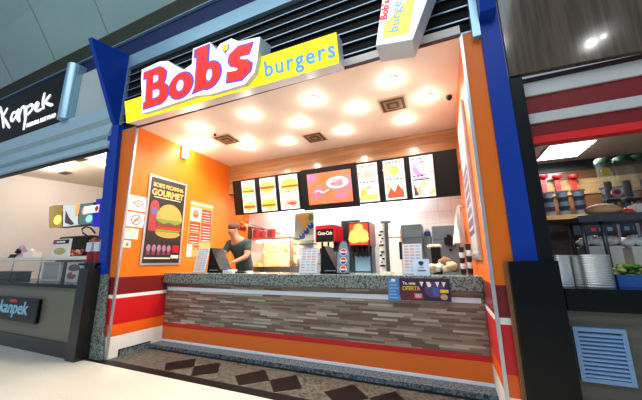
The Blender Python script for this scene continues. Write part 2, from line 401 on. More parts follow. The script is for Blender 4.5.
# ================================================================== CEILING FITTINGS
LAMP = lit('downlight_glass', (255, 246, 226), 24)
dl = [(.8, .4), (1.72, .4), (2.68, .4), (3.63, .4), (.47, .87), (1.12, 1.1), (2.24, .89), (3.12, .83), (3.97, .93), (1.74, 1.4), (2.73, 1.4), (3.645, 1.43), (.98, 1.30)]
names_ = ['front row, nearest the left wall', 'front row, second from the left wall', 'front row, third from the left wall', 'front row, nearest the right wall', 'middle row, nearest the left wall', 'middle row, second from the left wall', 'middle row, third from the left wall', 'middle row, fourth from the left wall', 'middle row, nearest the right wall', 'back row, leftmost of three', 'back row, middle of three', 'back row, rightmost of three', 'between the middle and back rows, next to the left diffuser']
t0 = None
for (x, y), nm in zip(dl, names_):
    lab = 'round recessed ceiling downlight, '+nm
    if t0 is None:
        t0 = thing('ceiling_downlight', lab, 'light', (x, y, ZC), 'recessed ceiling downlights')
        MB().lathe((x, y, ZC), [(.08, 0), (.085, -.004), (.08, -.010), (.070, -.012)], WHITE, 20).build('trim_ring', t0)
        MB().lathe((x, y, ZC-.0125), [(.07, 0), (.06, -.006)], LAMP, 20).build('lens', t0)
    else: dup(t0, (x, y, ZC), lab, 'recessed ceiling downlights')
    L = bpy.data.lights.new('downlight_glow', 'POINT'); L.energy = 2.6; L.color = (1, .88, .72); L.shadow_soft_size = .05
    o = bpy.data.objects.new('downlight_glow', L); o.location = (x, y, ZC-.09); COL.objects.link(o)
    L = bpy.data.lights.new('downlight', 'SPOT'); L.energy = 62; L.color = (1, .9, .76); L.shadow_soft_size = .06; L.spot_size = 2.7; L.spot_blend = .6
    o = bpy.data.objects.new('downlight', L); o.location = (x, y, ZC-.03); COL.objects.link(o)
for (px, py), nm in zip(((227, 139), (393, 104), (315, 137)), ('nearest the left wall', 'nearest the right wall', 'middle one, near the menu screen')):
    c = at(px, py, Z=ZC)
    t = thing('air_diffuser', 'square dark-slatted ceiling air diffuser, '+nm, 'vent', c, 'ceiling air diffusers')
    b = MB(); b.box(c.x-.17, c.x+.17, c.y-.17, c.y+.17, ZC-.012, ZC, mat('diffuser_beige', (206, 180, 150), .5)); b.build('frame', t)
    b = MB()
    for k, r in enumerate((.145, .11, .075, .04)):
        b.box(c.x-r, c.x+r, c.y-r, c.y+r, ZC-.016-.003*k, ZC-.012-.003*k, mat('slot_brown', (74, 56, 42), .6) if k % 2 == 0 else mat('diffuser_tan', (150, 122, 96), .5))
    b.build('vent_slats', t)
for (px, py, nm, k) in ((449, 96, 'dark dome security camera hanging near the right wall', 'security_camera'), (210, 153, 'small dark camera at the top of the left wall', 'security_camera'), (215, 134, 'tiny smoke sensor beside the left diffuser', 'smoke_sensor')):
    c = at(px, py, Z=ZC) if k != 'security_camera' or px > 300 else at(px, py, X=0)+V((.021, 0, 0))
    t = thing(k, nm, 'camera' if 'camera' in k else 'sensor', c)
    r = .035 if px > 300 else .022
    zt = ZC if px != 210 else c.z+.02
    MB().lathe((c.x, c.y, zt), [(r, 0), (r, -r*.6)], mat('brown_plastic', (96, 60, 40), .5)).build('base', t)
    MB().lathe((c.x, c.y, zt-r*.6), [(r*.95, 0), (r*.85, -r*.5), (r*.4, -r*.9)], BLACKG).build('dome', t)

# ================================================================== MENU BOARD
mt = V((0, -.22, 1)).normalized()
mf = F((.0, 1.83, 2.06), (1, 0, 0), mt)
MH = .66
def mfx(px, py):
    d = RT*((px-321)/FPX) - UP*((py-200)/FPX) + FW
    k = (mf.o-CAM).dot(mf.n)/d.dot(mf.n); p = CAM+d*k; return (p-mf.o).dot(mf.u), (p-mf.o).dot(mf.v)
t = thing('menu_board', 'long black board carrying the lit menu panels above the back counter', 'board', (2.1, 1.9, 2.06))
MB().fbox(mf, mfx(234, 200)[0], mfx(460, 185)[0], 0, MH, -.06, 0, BLACK).build('board', t); board_ = t
MB().box(.3, .34, 1.86, 2.05, 2.5, 2.54, BLACK).box(3.9, 3.94, 1.86, 2.05, 2.5, 2.54, BLACK).build('bracket', t)
LW = lit('menu_white', (255, 250, 244), .72)
def lc(n, c): return lit('menu_'+n, c, .42)
def burger(mb, fr, a, b, w, c, kind):
    bun = lc('bun', (236, 168, 70)); pat = lc('patty', (134, 66, 34)); let = lc('lettuce', (170, 190, 70)); tom = lc('tomato', (224, 74, 50))
    h = w*.62
    mb.fell(fr, a, b-h*.25, w*.5, h*.22, c, c+.002, bun, 14, PI, 2*PI)
    mb.fbox(fr, a-w*.5, a+w*.5, b-h*.25, b-h*.08, c, c+.003, pat)
    mb.fbox(fr, a-w*.52, a+w*.52, b-h*.08, b+h*.02, c, c+.003, let if kind % 2 else tom)
    mb.fell(fr, a, b+h*.02, w*.5, h*.42, c, c+.002, bun, 14, 0, PI)
def fries(mb, fr, a, b, w, c):
    mb.fbox(fr, a-w*.3, a+w*.3, b-w*.35, b+w*.02, c, c+.003, lc('red', (214, 60, 44)))
    for i in range(7): mb.fbox(fr, a-w*.28+i*w*.08, a-w*.23+i*w*.08, b, b+w*(.2+.1*(i % 3)), c, c+.002, lc('fry', (250, 214, 96)))
panels = [((242, 184.5), (258, 216), 0), ((260, 182), (278.5, 214), 1), ((279, 179.5), (301, 212), 2), ((357, 171), (381, 206), 3), ((383, 167), (408, 203.5), 4), ((409.5, 163.5), (437, 200.5), 5)]
desc = ['two burgers with fries, first panel from the left', 'a tall and a wide burger, second panel from the left', 'a burger above red items, just left of the screen', 'pink and yellow dishes, just right of the screen', 'yellow and red dishes, second right of the screen', 'purple drinks and a violet shape, rightmost panel']
for (p0, p1, k), ds in zip(panels, desc):
    a0, _ = mfx(*p0); a1, _ = mfx(*p1)
    b0, b1 = .025, MH-.03
    t = MB().fbox(mf, a0, a1, b0, b1, .001, .02, SILV).build('menu_panel', board_); t['label'] = 'lit white menu panel showing '+ds
    b = MB().fbox(mf, a0+.012, a1-.012, b0+.01, b1-.01, .02, .022, LW); rn = random.Random(k)
    w = a1-a0; cx = (a0+a1)/2; hw = w*.5-.03
    dark = lc('ink', (70, 60, 90)); 
    for yy in (b1-.05, b0+.30):
        for i in range(5 if k != 5 else 3): b.fbox(mf, cx-hw+i*hw*.4, cx-hw+i*hw*.4+hw*.3, yy, yy+.025, .022, .024, dark)
        b.fbox(mf, cx-hw, cx+hw*.6, yy-.025, yy-.015, .022, .024, lc('tan', (226, 170, 120)))
    if k == 0: burger(b, mf, cx, b0+.43, w*.86, .023, 1); burger(b, mf, cx, b0+.13, w*.84, .023, 0); fries(b, mf, cx+w*.28, b0+.42, w*.4, .024)
    if k == 1: burger(b, mf, cx, b0+.45, w*.9, .023, 0); b.fell(mf, cx, b0+.36, w*.3, .03, .023, .025, lc('bun', (236, 168, 70))); burger(b, mf, cx, b0+.14, w*.9, .023, 1)
    if k == 2: burger(b, mf, cx+.02, b0+.44, w*.88, .023, 1); b.fell(mf, cx+.03, b0+.13, w*.32, .05, .023, .025, lc('rose', (240, 150, 140))); b.fell(mf, cx+.05, b0+.10, w*.25, .03, .025, .026, lc('tomato', (224, 74, 50)))
    if k == 3: b.fell(mf, cx+.03, b0+.43, w*.32, .06, .023, .025, lc('rose', (240, 150, 140))); b.fpoly(mf, [(cx-hw, b0+.03), (cx+hw, b0+.03), (cx+hw, b0+.08), (cx, b0+.12), (cx-hw, b0+.20)], .023, .025, lc('fry', (250, 214, 96))); b.fell(mf, cx-hw*.6, b0+.16, .05, .05, .025, .027, lc('bun', (236, 168, 70)))
    if k == 4: b.fell(mf, cx, b0+.44, w*.25, .08, .023, .025, lc('fry', (250, 214, 96))); b.fell(mf, cx+.04, b0+.46, w*.12, .03, .025, .027, let_ if False else lc('lettuce', (170, 190, 70))); b.fpoly(mf, [(cx-hw, b0+.03), (cx+hw, b0+.03), (cx+hw*.9, b0+.14), (cx+hw*.3, b0+.23), (cx-hw*.1, b0+.12), (cx-hw*.5, b0+.2), (cx-hw*.9, b0+.1)], .023, .025, lc('tomato', (224, 74, 50)))
    if k == 5:
        b.fell(mf, cx, b0+.42, w*.40, .11, .0225, .0235, lc('violet', (196, 120, 196))); b.fell(mf, cx+.04, b0+.42, w*.28, .08, .0235, .0245, LW)
        b.fpoly(mf, [(cx-hw, b0+.03), (cx-hw, b0+.24), (cx-hw*.5, b0+.03)], .023, .025, dark); b.fbox(mf, cx-hw, cx+hw*.7, b0+.25, b0+.27, .023, .025, dark)
        b.fbox(mf, cx-hw, cx+hw, b0+.275, b0+.29, .023, .025, lc('violet', (196, 120, 196)))
    for i in range(30):
        b.fell(mf, cx+rn.uniform(-hw, hw), rn.choice((b0+rn.uniform(.03, .24), b0+rn.uniform(.34, .52))), rn.uniform(.02, .045), rn.uniform(.012, .03), .0222, .0226+i*.00004, lc(*rn.choice([('tan', (226, 170, 120)), ('fry', (250, 214, 96)), ('rose', (240, 150, 140)), ('cream', (250, 226, 190))])), 10)
    b.build('menu_print', t)
# the screen
a0, _ = mfx(305, 197); a1, _ = mfx(359, 188)
sc_ = F(mf.p(a0, -.025, .0), (1, 0, 0), mt); sw = a1-a0; shh = .69
t = thing('menu_screen', 'wide black-framed screen glowing orange and pink between the menu panels', 'screen', sc_.p(sw/2, 0, .05))
MB().fbox(sc_, 0, sw, 0, shh, .0, .08, BLACK).build('bezel', t, bevel=.006)
ts = NT('screen_picture', .3); g = ts.noise(ts.mapping((1.2, 1, 1.8)), 1.6, 3)
cr = ts.ramp(g, [(.3, (214, 96, 50)), (.48, (226, 104, 70)), (.6, (216, 96, 150)), (.7, (230, 140, 100))]); ts.base(cr); ts.l(cr, ts.b.inputs['Emission Color']); ts.b.inputs['Emission Strength'].default_value = .6
b = MB().fbox(sc_, .11, sw-.09, .09, shh-.09, .08, .083, ts.m)
PK = lit('screen_pink', (250, 190, 214), .9); 
for r_, w_ in ((.19, .18), (.13, .12)):
    b.fell(sc_, sw*.66, shh*.6, r_, r_*.5, .084, .085, PK if r_ > .15 else ts.m, 22)
b.tube([sc_.p(sw*.25+.03*i, shh*(.42+.03*math.sin(i)), .085) for i in range(9)], .012, PK)
b.build('lit_picture', t)

# ================================================================== POSTERS ON THE LEFT WALL
lw = F((0, 0, 0), (0, 1, 0), (0, 0, 1))
def poster_root(name, lab, fr, a0, a1, b0, b1, c=.0): return thing(name, lab, 'poster', fr.p((a0+a1)/2, b0, c))
t = poster_root('framed_poster', 'tall framed burger poster on dark background, on the orange left wall', lw, .28, .95, 1.14, 2.5)
a0, a1, b0, b1 = .27, .95, 1.15, 2.50
b = MB(); b.fbox(lw, a0, a1, b0, b1, .002, .02, SILV); b.build('frame', t)
b = MB().fbox(lw, a0+.03, a1-.03, b0+.03, b1-.03, .02, .022, pr('dark', (34, 28, 26)))
GO = pr('gold', (226, 178, 90))
text(b, lw, (a0+a1)/2, b1-.17, "BOB'S PICANHA", .088, .022, .024, GO, align='CENTER', offset=.002, sx=.86)
text(b, lw, (a0+a1)/2, b1-.30, 'GOURMET', .135, .022, .024, GO, align='CENTER', offset=.004, sx=.88)
b.fbox(lw, a0+.1, a1-.1, b1-.335, b1-.325, .022, .024, pr('cream', (230, 220, 200)))
cx = a0+.4; BN = pr('bun', (226, 150, 74)); 
b.fell(lw, cx, b0+.70, .23, .24, .023, .027, BN, 20, 0, PI)
b.fpoly(lw, [(cx-.25, .70+b0), (cx-.2, .65+b0), (cx-.1, .62+b0), (cx, .65+b0), (cx+.12, .62+b0), (cx+.2, .65+b0), (cx+.25, .70+b0)], .025, .029, pr('leaf', (110, 140, 50)))
b.fbox(lw, cx-.22, cx+.22, b0+.57, b0+.64, .024, .028, pr('patty', (108, 52, 34))); b.fbox(lw, cx-.2, cx+.22, b0+.53, b0+.57, .024, .029, pr('tomato', (200, 50, 36)))
b.fbox(lw, cx-.22, cx+.2, b0+.49, b0+.53, .024, .028, pr('leaf', (110, 140, 50)))
b.fell(lw, cx, b0+.49, .22, .08, .023, .027, BN, 20, PI, 2*PI)
b.fell(lw, a0+.13, b0+.85, .075, .12, .022, .024, pr('cupred', (160, 50, 60))); b.fbox(lw, a0+.06, a0+.2, b0+.5, b0+.85, .022, .0235, pr('cupred', (160, 50, 60)))
b.fell(lw, a0+.13, b0+.8, .05, .05, .024, .025, pr('cupblue', (84, 96, 150)))
for i in range(5): b.fell(lw, a0+.1+i*.085, b0+.25, .033, .05, .022, .025, pr('mauve', (150, 110, 140))); b.fbox(lw, a0+.075+i*.085, a0+.125+i*.085, b0+.15, b0+.24, .022, .024, pr('rosewood', (130, 50, 70)))
b.fbox(lw, a1-.17, a1-.06, b0+.19, b0+.3, .022, .025, RED); b.fbox(lw, a0+.05, a1-.2, b0+.09, b0+.11, .022, .024, pr('cream', (230, 220, 200))); b.fbox(lw, a1-.19, a1-.05, b0+.1, b0+.15, .022, .024, pr('cream', (230, 220, 200)))
b.build('poster_print', t)
# red and white information sheet
a0, a1, b0, b1 = 1.07, 1.60, 1.28, 2.25
b = MB().fbox(lw, a0, a1, b0, b1, .002, .006, pr('sheet_orange', (240, 150, 80)))
PWH = pr('white', (240, 236, 228)); PRD = pr('red', (206, 44, 34))
b.fbox(lw, a0, a1, b1-.06, b1-.035, .006, .008, PWH)
for u0, u1, v0, v1, m in ((.02, .25, .62, .85, PWH), (.28, .5, .62, .85, PRD), (.02, .25, .42, .6, PRD), (.28, .52, .26, .6, PRD), (.02, .25, .22, .4, PRD), (.0, .1, .0, .2, PWH), (.14, .25, .12, .2, PRD)):
    b.fbox(lw, a0+u0, a0+u1, b0+v0, b0+v1, .006, .008, m)
    if m is PRD:
        n = int((v1-v0)/.05)
        for j in range(n): b.fbox(lw, a0+u0+.02, a0+u1-.03, b0+v0+.02+j*.05, b0+v0+.03+j*.05, .008, .009, PWH)
b.fell(lw, a0+.13, b0+.74, .07, .08, .008, .009, pr('tanfood', (200, 130, 80))); b.fbox(lw, a0+.08, a0+.18, b0+.70, b0+.72, .009, .01, PRD)
tag(b.build('wall_sheet'), 'red and white printed information sheet right of the tall burger poster', 'poster')
# notices near the corner
def px_sheet(px0, py0, px1, py1, nm, lab, cat, art):
    p = at(px0, (py0+py1)/2, X=0); q = at(px1, (py0+py1)/2, X=0); zt = at((px0+px1)/2, py0, X=0).z; zb = at((px0+px1)/2, py1, X=0).z
    a0, a1 = max(p.y, .02), q.y
    b = MB().fbox(lw, a0, a1, zb, zt, .001, .005, PWH); art(b, a0, a1, zb, zt); tag(b.build(nm), lab, cat)
def art1(b, a0, a1, z0, z1):
    cx, cz = (a0+a1)/2, (z0+z1)/2; r = .07
    for k, m in ((1, PRD), (.72, PWH), (.4, PRD), (.2, PWH)): b.fpoly(lw, [(cx-r*1.2*k, cz), (cx, cz-r*.8*k), (cx+r*1.2*k, cz), (cx, cz+r*.8*k)], .005, .006+.001*(1-k), m)
def art2(b, a0, a1, z0, z1):
    cx, cz = (a0+a1)/2, (z0+z1)/2
    b.fell(lw, cx, cz, .075, .075, .005, .006, PRD); b.fell(lw, cx, cz, .062, .062, .006, .007, PWH); b.fpoly(lw, [(cx-.045, cz-.04), (cx-.03, cz-.05), (cx+.045, cz+.04), (cx+.03, cz+.05)], .007, .008, PRD); b.fbox(lw, cx-.03, cx+.035, cz-.012, cz+.012, .007, .009, pr('grey', (130, 120, 120)))
def art3(b, a0, a1, z0, z1):
    for j in range(4): b.fbox(lw, a0+.02, a1-.02, z0+.03+j*.03, z0+.038+j*.03, .005, .006, pr('grey', (130, 120, 120)))
def art4(b, a0, a1, z0, z1): b.fbox(lw, (a0+a1)/2-.02, (a0+a1)/2+.02, (z0+z1)/2-.03, (z0+z1)/2+.02, .005, .007, pr('khaki', (150, 130, 60)))
px_sheet(127.5, 196, 147, 211, 'wall_notice', 'white square notice with a red diamond mark, topmost by the corner', 'notice', art1)
px_sheet(126, 212.5, 145, 227, 'wall_notice', 'white square no smoking notice with a red ring, below the diamond one', 'notice', art2)
px_sheet(124.5, 228.5, 138, 239, 'wall_notice', 'small white notice with lines of text under the ring notice', 'notice', art3)
px_sheet(123.3, 240.5, 130.5, 247.5, 'wall_notice', 'smallest cream notice with a khaki mark, lowest of the four', 'notice', art4)
# wall lamp on left wall
p = at(184, 148, X=0); zt = at(184, 142, X=0).z; zb = at(184, 159, X=0).z
t = thing('wall_lamp', 'small lit wall lamp with a metal backplate high on the orange left wall', 'lamp', (0, p.y, zb))
MB().box(.0, .03, p.y-.05, p.y+.05, zb, zt, SILV).build('backplate', t)
MB().box(.03, .07, p.y-.035, p.y+.04, zb+.01, zt-.01, lit('lamp_warm', (255, 236, 180), 6)).build('diffuser', t)
L = bpy.data.lights.new('wall_lamp_light', 'POINT'); L.energy = 14; L.color = (1, .88, .6); L.shadow_soft_size = .05
o = bpy.data.objects.new('wall_lamp_light', L); o.location = (.16, p.y+.03, (zb+zt)/2); COL.objects.link(o)
# tall narrow light display on the right wall
rw = F((W, 0, 0), (0, -1, 0), (0, 0, 1))
ya = at(469, 205, X=W).y; yb = at(479, 225, X=W).y; z0 = at(478, 260, X=W).z; z1 = 2.75
t = thing('wall_display', 'tall narrow silver-framed display with a purple strip on the orange right wall', 'display', (W, (ya+yb)/2, z0))
MB().fbox(rw, -ya, -yb, z0, z1, .001, .03, SILV).build('frame', t, bevel=.004)
b = MB().fbox(rw, -ya+.05, -yb-.05, z0+.06, z1-.05, .03, .032, pr('mirror_grey', (186, 184, 190)))
b.fbox(rw, -ya+.12, -yb-.12, z0+.25, z0+.95, .032, .034, pr('aubergine', (92, 74, 104)))
for j in range(6): b.fbox(rw, -ya+.13, -yb-.13, z0+.3+j*.11, z0+.33+j*.11, .034, .035, pr('pale_lilac', (190, 184, 200)))
b.build('display_print', t)

# ================================================================== BACK COUNTER AND EQUIPMENT
t = thing('back_counter', 'stainless steel back counter under the drink machines', 'counter', (2.1, 2.3, 0))
MB().box(.25, W-.02, 1.95, 2.7, .86, .9, STEEL).build('worktop', t)
MB().box(.27, W-.04, 2.0, 2.7, .0, .86, STEEL).build('cabinet', t)
def bx(px0, px1, py0, Y, depth, zb=.9):
    a = at(px0, py0, Y=Y); c = at(px1, py0, Y=Y); z = at((px0+px1)/2, py0, Y=Y).z
    return a.x, c.x, Y, Y+depth, zb, z
t = thing('added_kitchen_light', 'unseen strip light added behind the menu board to brighten the back wall', 'light', (2.1, 2.5, 2.58))  # unseen strip light added to brighten the tiled back wall
MB().box(.6, 3.7, 2.42, 2.56, 2.585, 2.62, WHITE).build('housing', t); MB().box(.65, 3.65, 2.44, 2.54, 2.575, 2.585, lit('strip_white', (255, 250, 240), 6)).build('diffuser', t)
L = bpy.data.lights.new('added_kitchen_fill', 'AREA'); L.shape = 'RECTANGLE'; L.size = 3; L.size_y = .1; L.energy = 60; L.color = (1, .97, .93)  # area light of the added strip
o = bpy.data.objects.new('added_kitchen_fill', L); o.location = (2.15, 2.49, 2.56); COL.objects.link(o)
# heated display case
x0, x1, y0, y1, z0, z1 = bx(250, 291, 238, 2.0, .45)
t = thing('heated_display_case', 'steel and glass heated display case glowing with warm food', 'food warmer', ((x0+x1)/2, y0, z0))
b = MB().box(x0, x1, y0, y1, z0, z0+.2, STEEL).box(x0, x1, y0, y1, z1-.03, z1, STEEL)
for x in (x0, x1-.02):
    for y in (y0, y1-.02): b.box(x, x+.02, y, y+.02, z0+.2, z1-.03, STEEL)
b.box(x0, x1, y1-.01, y1, z0+.2, z1-.03, mat('warm_glow_tint', (250, 196, 150), .5)).box(x0+.02, x1-.02, y0+.03, y1-.02, (z0+z1)/2+.1, (z0+z1)/2+.11, CHROME); b.build('case', t)  # back panel coloured peach, the case's warm glow put into its colour
MB().box(x0+.06, x1-.06, y0+.12, y0+.2, z1-.06, z1-.035, lit('heat_lamp', (255, 200, 130), 16)).build('heat_lamp', t)
MB().box(x0+.02, x1-.02, y0+.004, y0+.008, z0+.21, z1-.04, mat('thin_glass', (235, 245, 245), .03, alpha=.05)).build('front_glass', t)
for fx, fz in ((.3, z1-.1), (.7, z1-.1), (.3, (z0+z1)/2+.07), (.7, (z0+z1)/2+.07)):
    L = bpy.data.lights.new('warmer_light', 'POINT'); L.energy = 8; L.color = (1, .72, .48); L.shadow_soft_size = .03
    o = bpy.data.objects.new('warmer_light', L); o.location = (x0+(x1-x0)*fx, y0+.12, fz); COL.objects.link(o)
for k in range(5):
    xx = x0+.08+k*(x1-x0-.16)/4; zz = (z0+z1)/2+.111 if k % 2 else z0+.2
    t2 = thing('food_carton', ['yellow carton of food in the display case, bottom left', 'yellow carton of food on the upper rack, left', 'yellow carton of food in the display case, bottom middle', 'yellow carton of food on the upper rack, right', 'yellow carton of food in the display case, bottom right'][k], 'food', (xx, y0+.2, zz), 'food cartons in the warmer')
    MB().box(xx-.05, xx+.05, y0+.14, y0+.26, zz, zz+.05, mat('carton_yellow', (240, 190, 90), .6)).build('carton', t2)
    b = MB()
    for j in range(6): b.box(xx-.045+j*.015, xx-.035+j*.015, y0+.16+.01*j, y0+.17+.01*j, zz+.05, zz+.08+.01*(j % 3), mat('fried_food', (236, 160, 60), .6))
    b.build('food', t2)
ztop = z1
for k, (px, w_) in enumerate(((256, .05), (262.5, .05), (271, .065))):
    a = at(px, 238, Y=2.1); zc = at(px, 229.5 if k != 1 else 231, Y=2.1).z
    t = thing('red_box', ['red drink carton on the heated case, left of three', 'red drink carton on the heated case, middle of three', 'red drink carton on the heated case, right and widest'][k], 'carton', (a.x, 2.1, ztop), 'red cartons on the heated case')
    MB().box(a.x-w_, a.x+w_, 2.05, 2.15, ztop, zc, mat('carton_red', (200, 30, 34), .5)).build('carton', t); MB().box(a.x-w_*.7, a.x+w_*.7, 2.046, 2.05, ztop+.03, zc-.03, mat('carton_dark', (110, 60, 50), .5)).build('label', t)
# red fruit arrangement / cluster left of it hanging under the board
a = at(243, 227, Y=2.3)
t = thing('red_basket', 'orange and red patterned package hanging below the left end of the menu board', 'package', a)
b = MB()
for k in range(14):
    b.blob(a+V((random.uniform(-.12, .12), random.uniform(-.05, .05), random.uniform(-.08, .09))), (.05, .05, .045), [mat('pack_red', (196, 52, 30), .5), mat('pack_orange', (230, 130, 60), .5), mat('pack_cream', (220, 190, 150), .5)][k % 3], .1, k)
b.build('bundle', t); MB().tube([a+V((0, 0, .08)), V((a.x, a.y, 2.62))], .004, BLACK).build('hanger', t)
# dark post behind the employee
a = at(250, 228, Y=2.0); 
tag(MB().box(a.x-.05, a.x+.01, 2.0, 2.06, .9, a.z, mat('dark_brown_post', (70, 30, 26), .5)).box(a.x-.05, a.x+.01, 2.0, 2.5, a.z, a.z+.03, mat('dark_brown_post', (70, 30, 26), .5)).build('rack_post'), 'dark brown upright post left of the glowing heated case', 'post')
a = at(250, 224, Y=2.6); c = at(280, 234, Y=2.6)
tag(MB().tube([a, c], .008, PRD).build('cord'), 'thin red cord running along the white wall above the heated case', 'cord')
# picture card with cone and blue balls
a = at(295, 213, Y=2.35); c = at(314, 240, Y=2.35); pf = F((a.x, 2.35, c.z), (1, 0, 0), (0, 0, 1)); w_ = c.x-a.x; h_ = a.z-c.z
b = MB().fbox(pf, 0, w_, 0, h_, -.01, 0, pr('pale_green', (200, 214, 206)))
b.fpoly(pf, [(w_*.1, h_*.9), (w_*.8, h_*.95), (w_*.55, h_*.35), (w_*.45, h_*.35)], 0, .004, pr('cone', (238, 196, 100)))
b.fell(pf, w_*.85, h_*.8, w_*.13, h_*.12, 0, .005, pr('leafy', (120, 160, 80)))
for u, v in ((.62, .32), (.85, .5), (.4, .15)): b.fell(pf, w_*u, h_*v, w_*.15, w_*.15, .004, .007, pr('ballblue', (50, 90, 190))); b.fell(pf, w_*u-.02, h_*v+.03, w_*.05, w_*.05, .007, .008, pr('ballwhite', (220, 230, 250)))
b.fbox(pf, 0, w_, -.04, 0, -.01, .01, pr('cabinet_green', (120, 150, 120)))
b.fbox(pf, w_*.1, w_*.9, -h_*.9, -.04, -.04, -.02, STEEL)
tag(b.build('picture_card'), 'picture card with a yellow cone and blue balls, left of the soda machine', 'card')
# steel shelving between warmer and soda machine
x0, x1, y0, y1, z0, z1 = bx(292, 313, 243, 2.05, .4)
t = thing('steel_shelf_unit', 'low steel rack of horizontal shelves between heated case and soda machine', 'shelf', ((x0+x1)/2, y0, z0))
for k in range(4): z = z0+.05+k*(z1-z0-.07)/3; MB().box(x0+.01, x1-.01, y0, y1, z, z+.02, STEEL).build('shelf', t)
for x in (x0, x1-.02): MB().box(x, x+.02, y0, y0+.02, z0, z1, STEEL).box(x, x+.02, y1-.02, y1, z0, z1, STEEL).build('upright', t)
# soda dispenser
def dispenser(lab, px0, px1, py, Y, depth, lit_front, zhead):
    x0, x1, y0, y1, z0, z1 = bx(px0, px1, py, Y, depth)
    t = thing('drink_dispenser', lab, 'drink dispenser', ((x0+x1)/2, y0, z0)); w = x1-x0
    zh = at((px0+px1)/2, zhead, Y=Y).z
    rd = mat('machine_red', (190, 24, 30), .3) if not lit_front else mat('machine_dark_red', (120, 22, 26), .3)
    MB().box(x0, x1, y0, y1, zh, z1, rd).build('head', t, bevel=.012)
    MB().box(x0+.02, x1-.02, y0+.18, y1, z0, zh, mat('machine_grey', (60, 62, 68), .35)).build('body', t)
    b = MB().box(x0, x1, y0-.02, y0+.25, z0, z0+.09, BLACK); 
    for j in range(8): b.box(x0+.03, x1-.03, y0-.01+j*.025, y0+j*.025, z0+.09, z0+.095, STEEL)
    b.build('drip_tray', t)
    n = 4 if lit_front else 3
    for j in range(n):
        xx = x0+w*(j+.7)/(n+.4); MB().box(xx-.022, xx+.022, y0+.03, y0+.12, zh-.09, zh, BLACK).box(xx-.008, xx+.008, y0+.05, y0+.08, zh-.18, zh-.09, BLACK).build('nozzle', t)
    fr = F((x0, y0, zh), (1, 0, 0), (0, 0, 1)); H = z1-zh
    b = MB()
    if not lit_front:
        b.fbox(fr, .03, w-.03, .0, H-.07, .001, .012, BLACK)
        text(b, fr, w/2, H*.42, 'Coca-Cola', .085, .012, .016, PWH, shear=.3, align='CENTER', sx=.72, offset=.001)
        for j in range(3): b.fbox(fr, w*(.12+.3*j), w*(.12+.3*j)+w*.2, -.1, .0, .0, .01, pr('tap_cream', (230, 220, 180)))
    else:
        b.fbox(fr, .03, w-.03, .02, H-.03, .001, .012, lit('juice_red', (246, 56, 30), 1.0))
        for u, v, rr, m in ((.5, .45, .16, 'juice_glow'), (.3, .3, .1, 'juice_yellow'), (.72, .3, .09, 'juice_green'), (.5, .78, .08, 'juice_glow')):
            b.fell(fr, w*u, H*v, rr, rr*.7, .012, .014+.001*rr*10, lit(m, {'juice_glow': (255, 176, 96), 'juice_yellow': (255, 206, 70), 'juice_green': (150, 200, 70)}[m], .6))
    b.build('front_picture', t)
    MB().box(x0+.05, x1-.05, y0+.17, y0+.18, z0+.12, zh-.16, mat('splash_blue', (130, 176, 206), .25)).build('splash_panel', t)
dispenser('red and black soda machine with white script lettering on its front', 315, 335, 225, 1.98, .42, False, 242)
dispenser('juice machine with a glowing red picture of fruit on its front', 348, 369, 222, 1.98, .42, True, 246)
a = at(341, 221, Y=2.5); c = at(360, 224, Y=2.5)
tag(MB().box(a.x, c.x, 2.5, 2.52, .9, a.z, mat('teal_grey', (70, 92, 96), .4)).build('tray_board'), 'teal grey tray standing on edge behind the two drink machines', 'tray')
# slim upright with black marks (cup dispenser) and white stand
x0, x1, y0, y1, z0, z1 = bx(376.5, 384, 223, 2.0, .12)
t = thing('cup_dispenser', 'tall white cup tower printed with black marks right of the juice machine', 'cup dispenser', ((x0+x1)/2, y0, z0))
b = MB()
r = (x1-x0)/2; xm = (x0+x1)/2
pf_ = []; z = z0
while z < z1-.06: pf_ += [(r*.84, z), (r, z+.045)]; z += .05
b.lathe((xm, y0+r, 0), pf_, mat('paper_white', (232, 232, 228), .5), 18, smooth=False); b.build('cup_column', t)
b = MB(); k = 0; z = z0+.04
while z < z1-.08:
    b.box(xm-r*.6+(k % 3)*.02, xm+r*.1+(k % 2)*.03, y0-.006, y0+.02, z, z+.025, BLACK); z += .052; k += 1
b.build('black_marks', t)
MB().box(x1+.0, x1+.05, y0+.02, y0+.1, z0, z1, mat('dark_grey_metal', (84, 86, 84), .4, .5)).box(xm, x1+.09, y0+.02, y0+.1, z1, z1+.03, mat('dark_grey_metal', (84, 86, 84), .4, .5)).build('bracket', t)
x0, x1, y0, y1, z0, z1 = bx(388, 400, 229, 1.96, .35)
t = thing('white_appliance', 'tall narrow white appliance with a dark side slot', 'appliance', ((x0+x1)/2, y0, z0))
MB().box(x0, x1, y0, y1, z0, z1, mat('appliance_white', (226, 226, 224), .35)).build('body', t, bevel=.01)
MB().box(x0, x1+.005, y0-.006, y1, z1-.13, z1-.12, mat('seam_grey', (96, 108, 106), .6)).box(x1-.03, x1+.006, y0-.008, y0+.05, z0+.3, z1-.2, BLACK).build('slot', t)
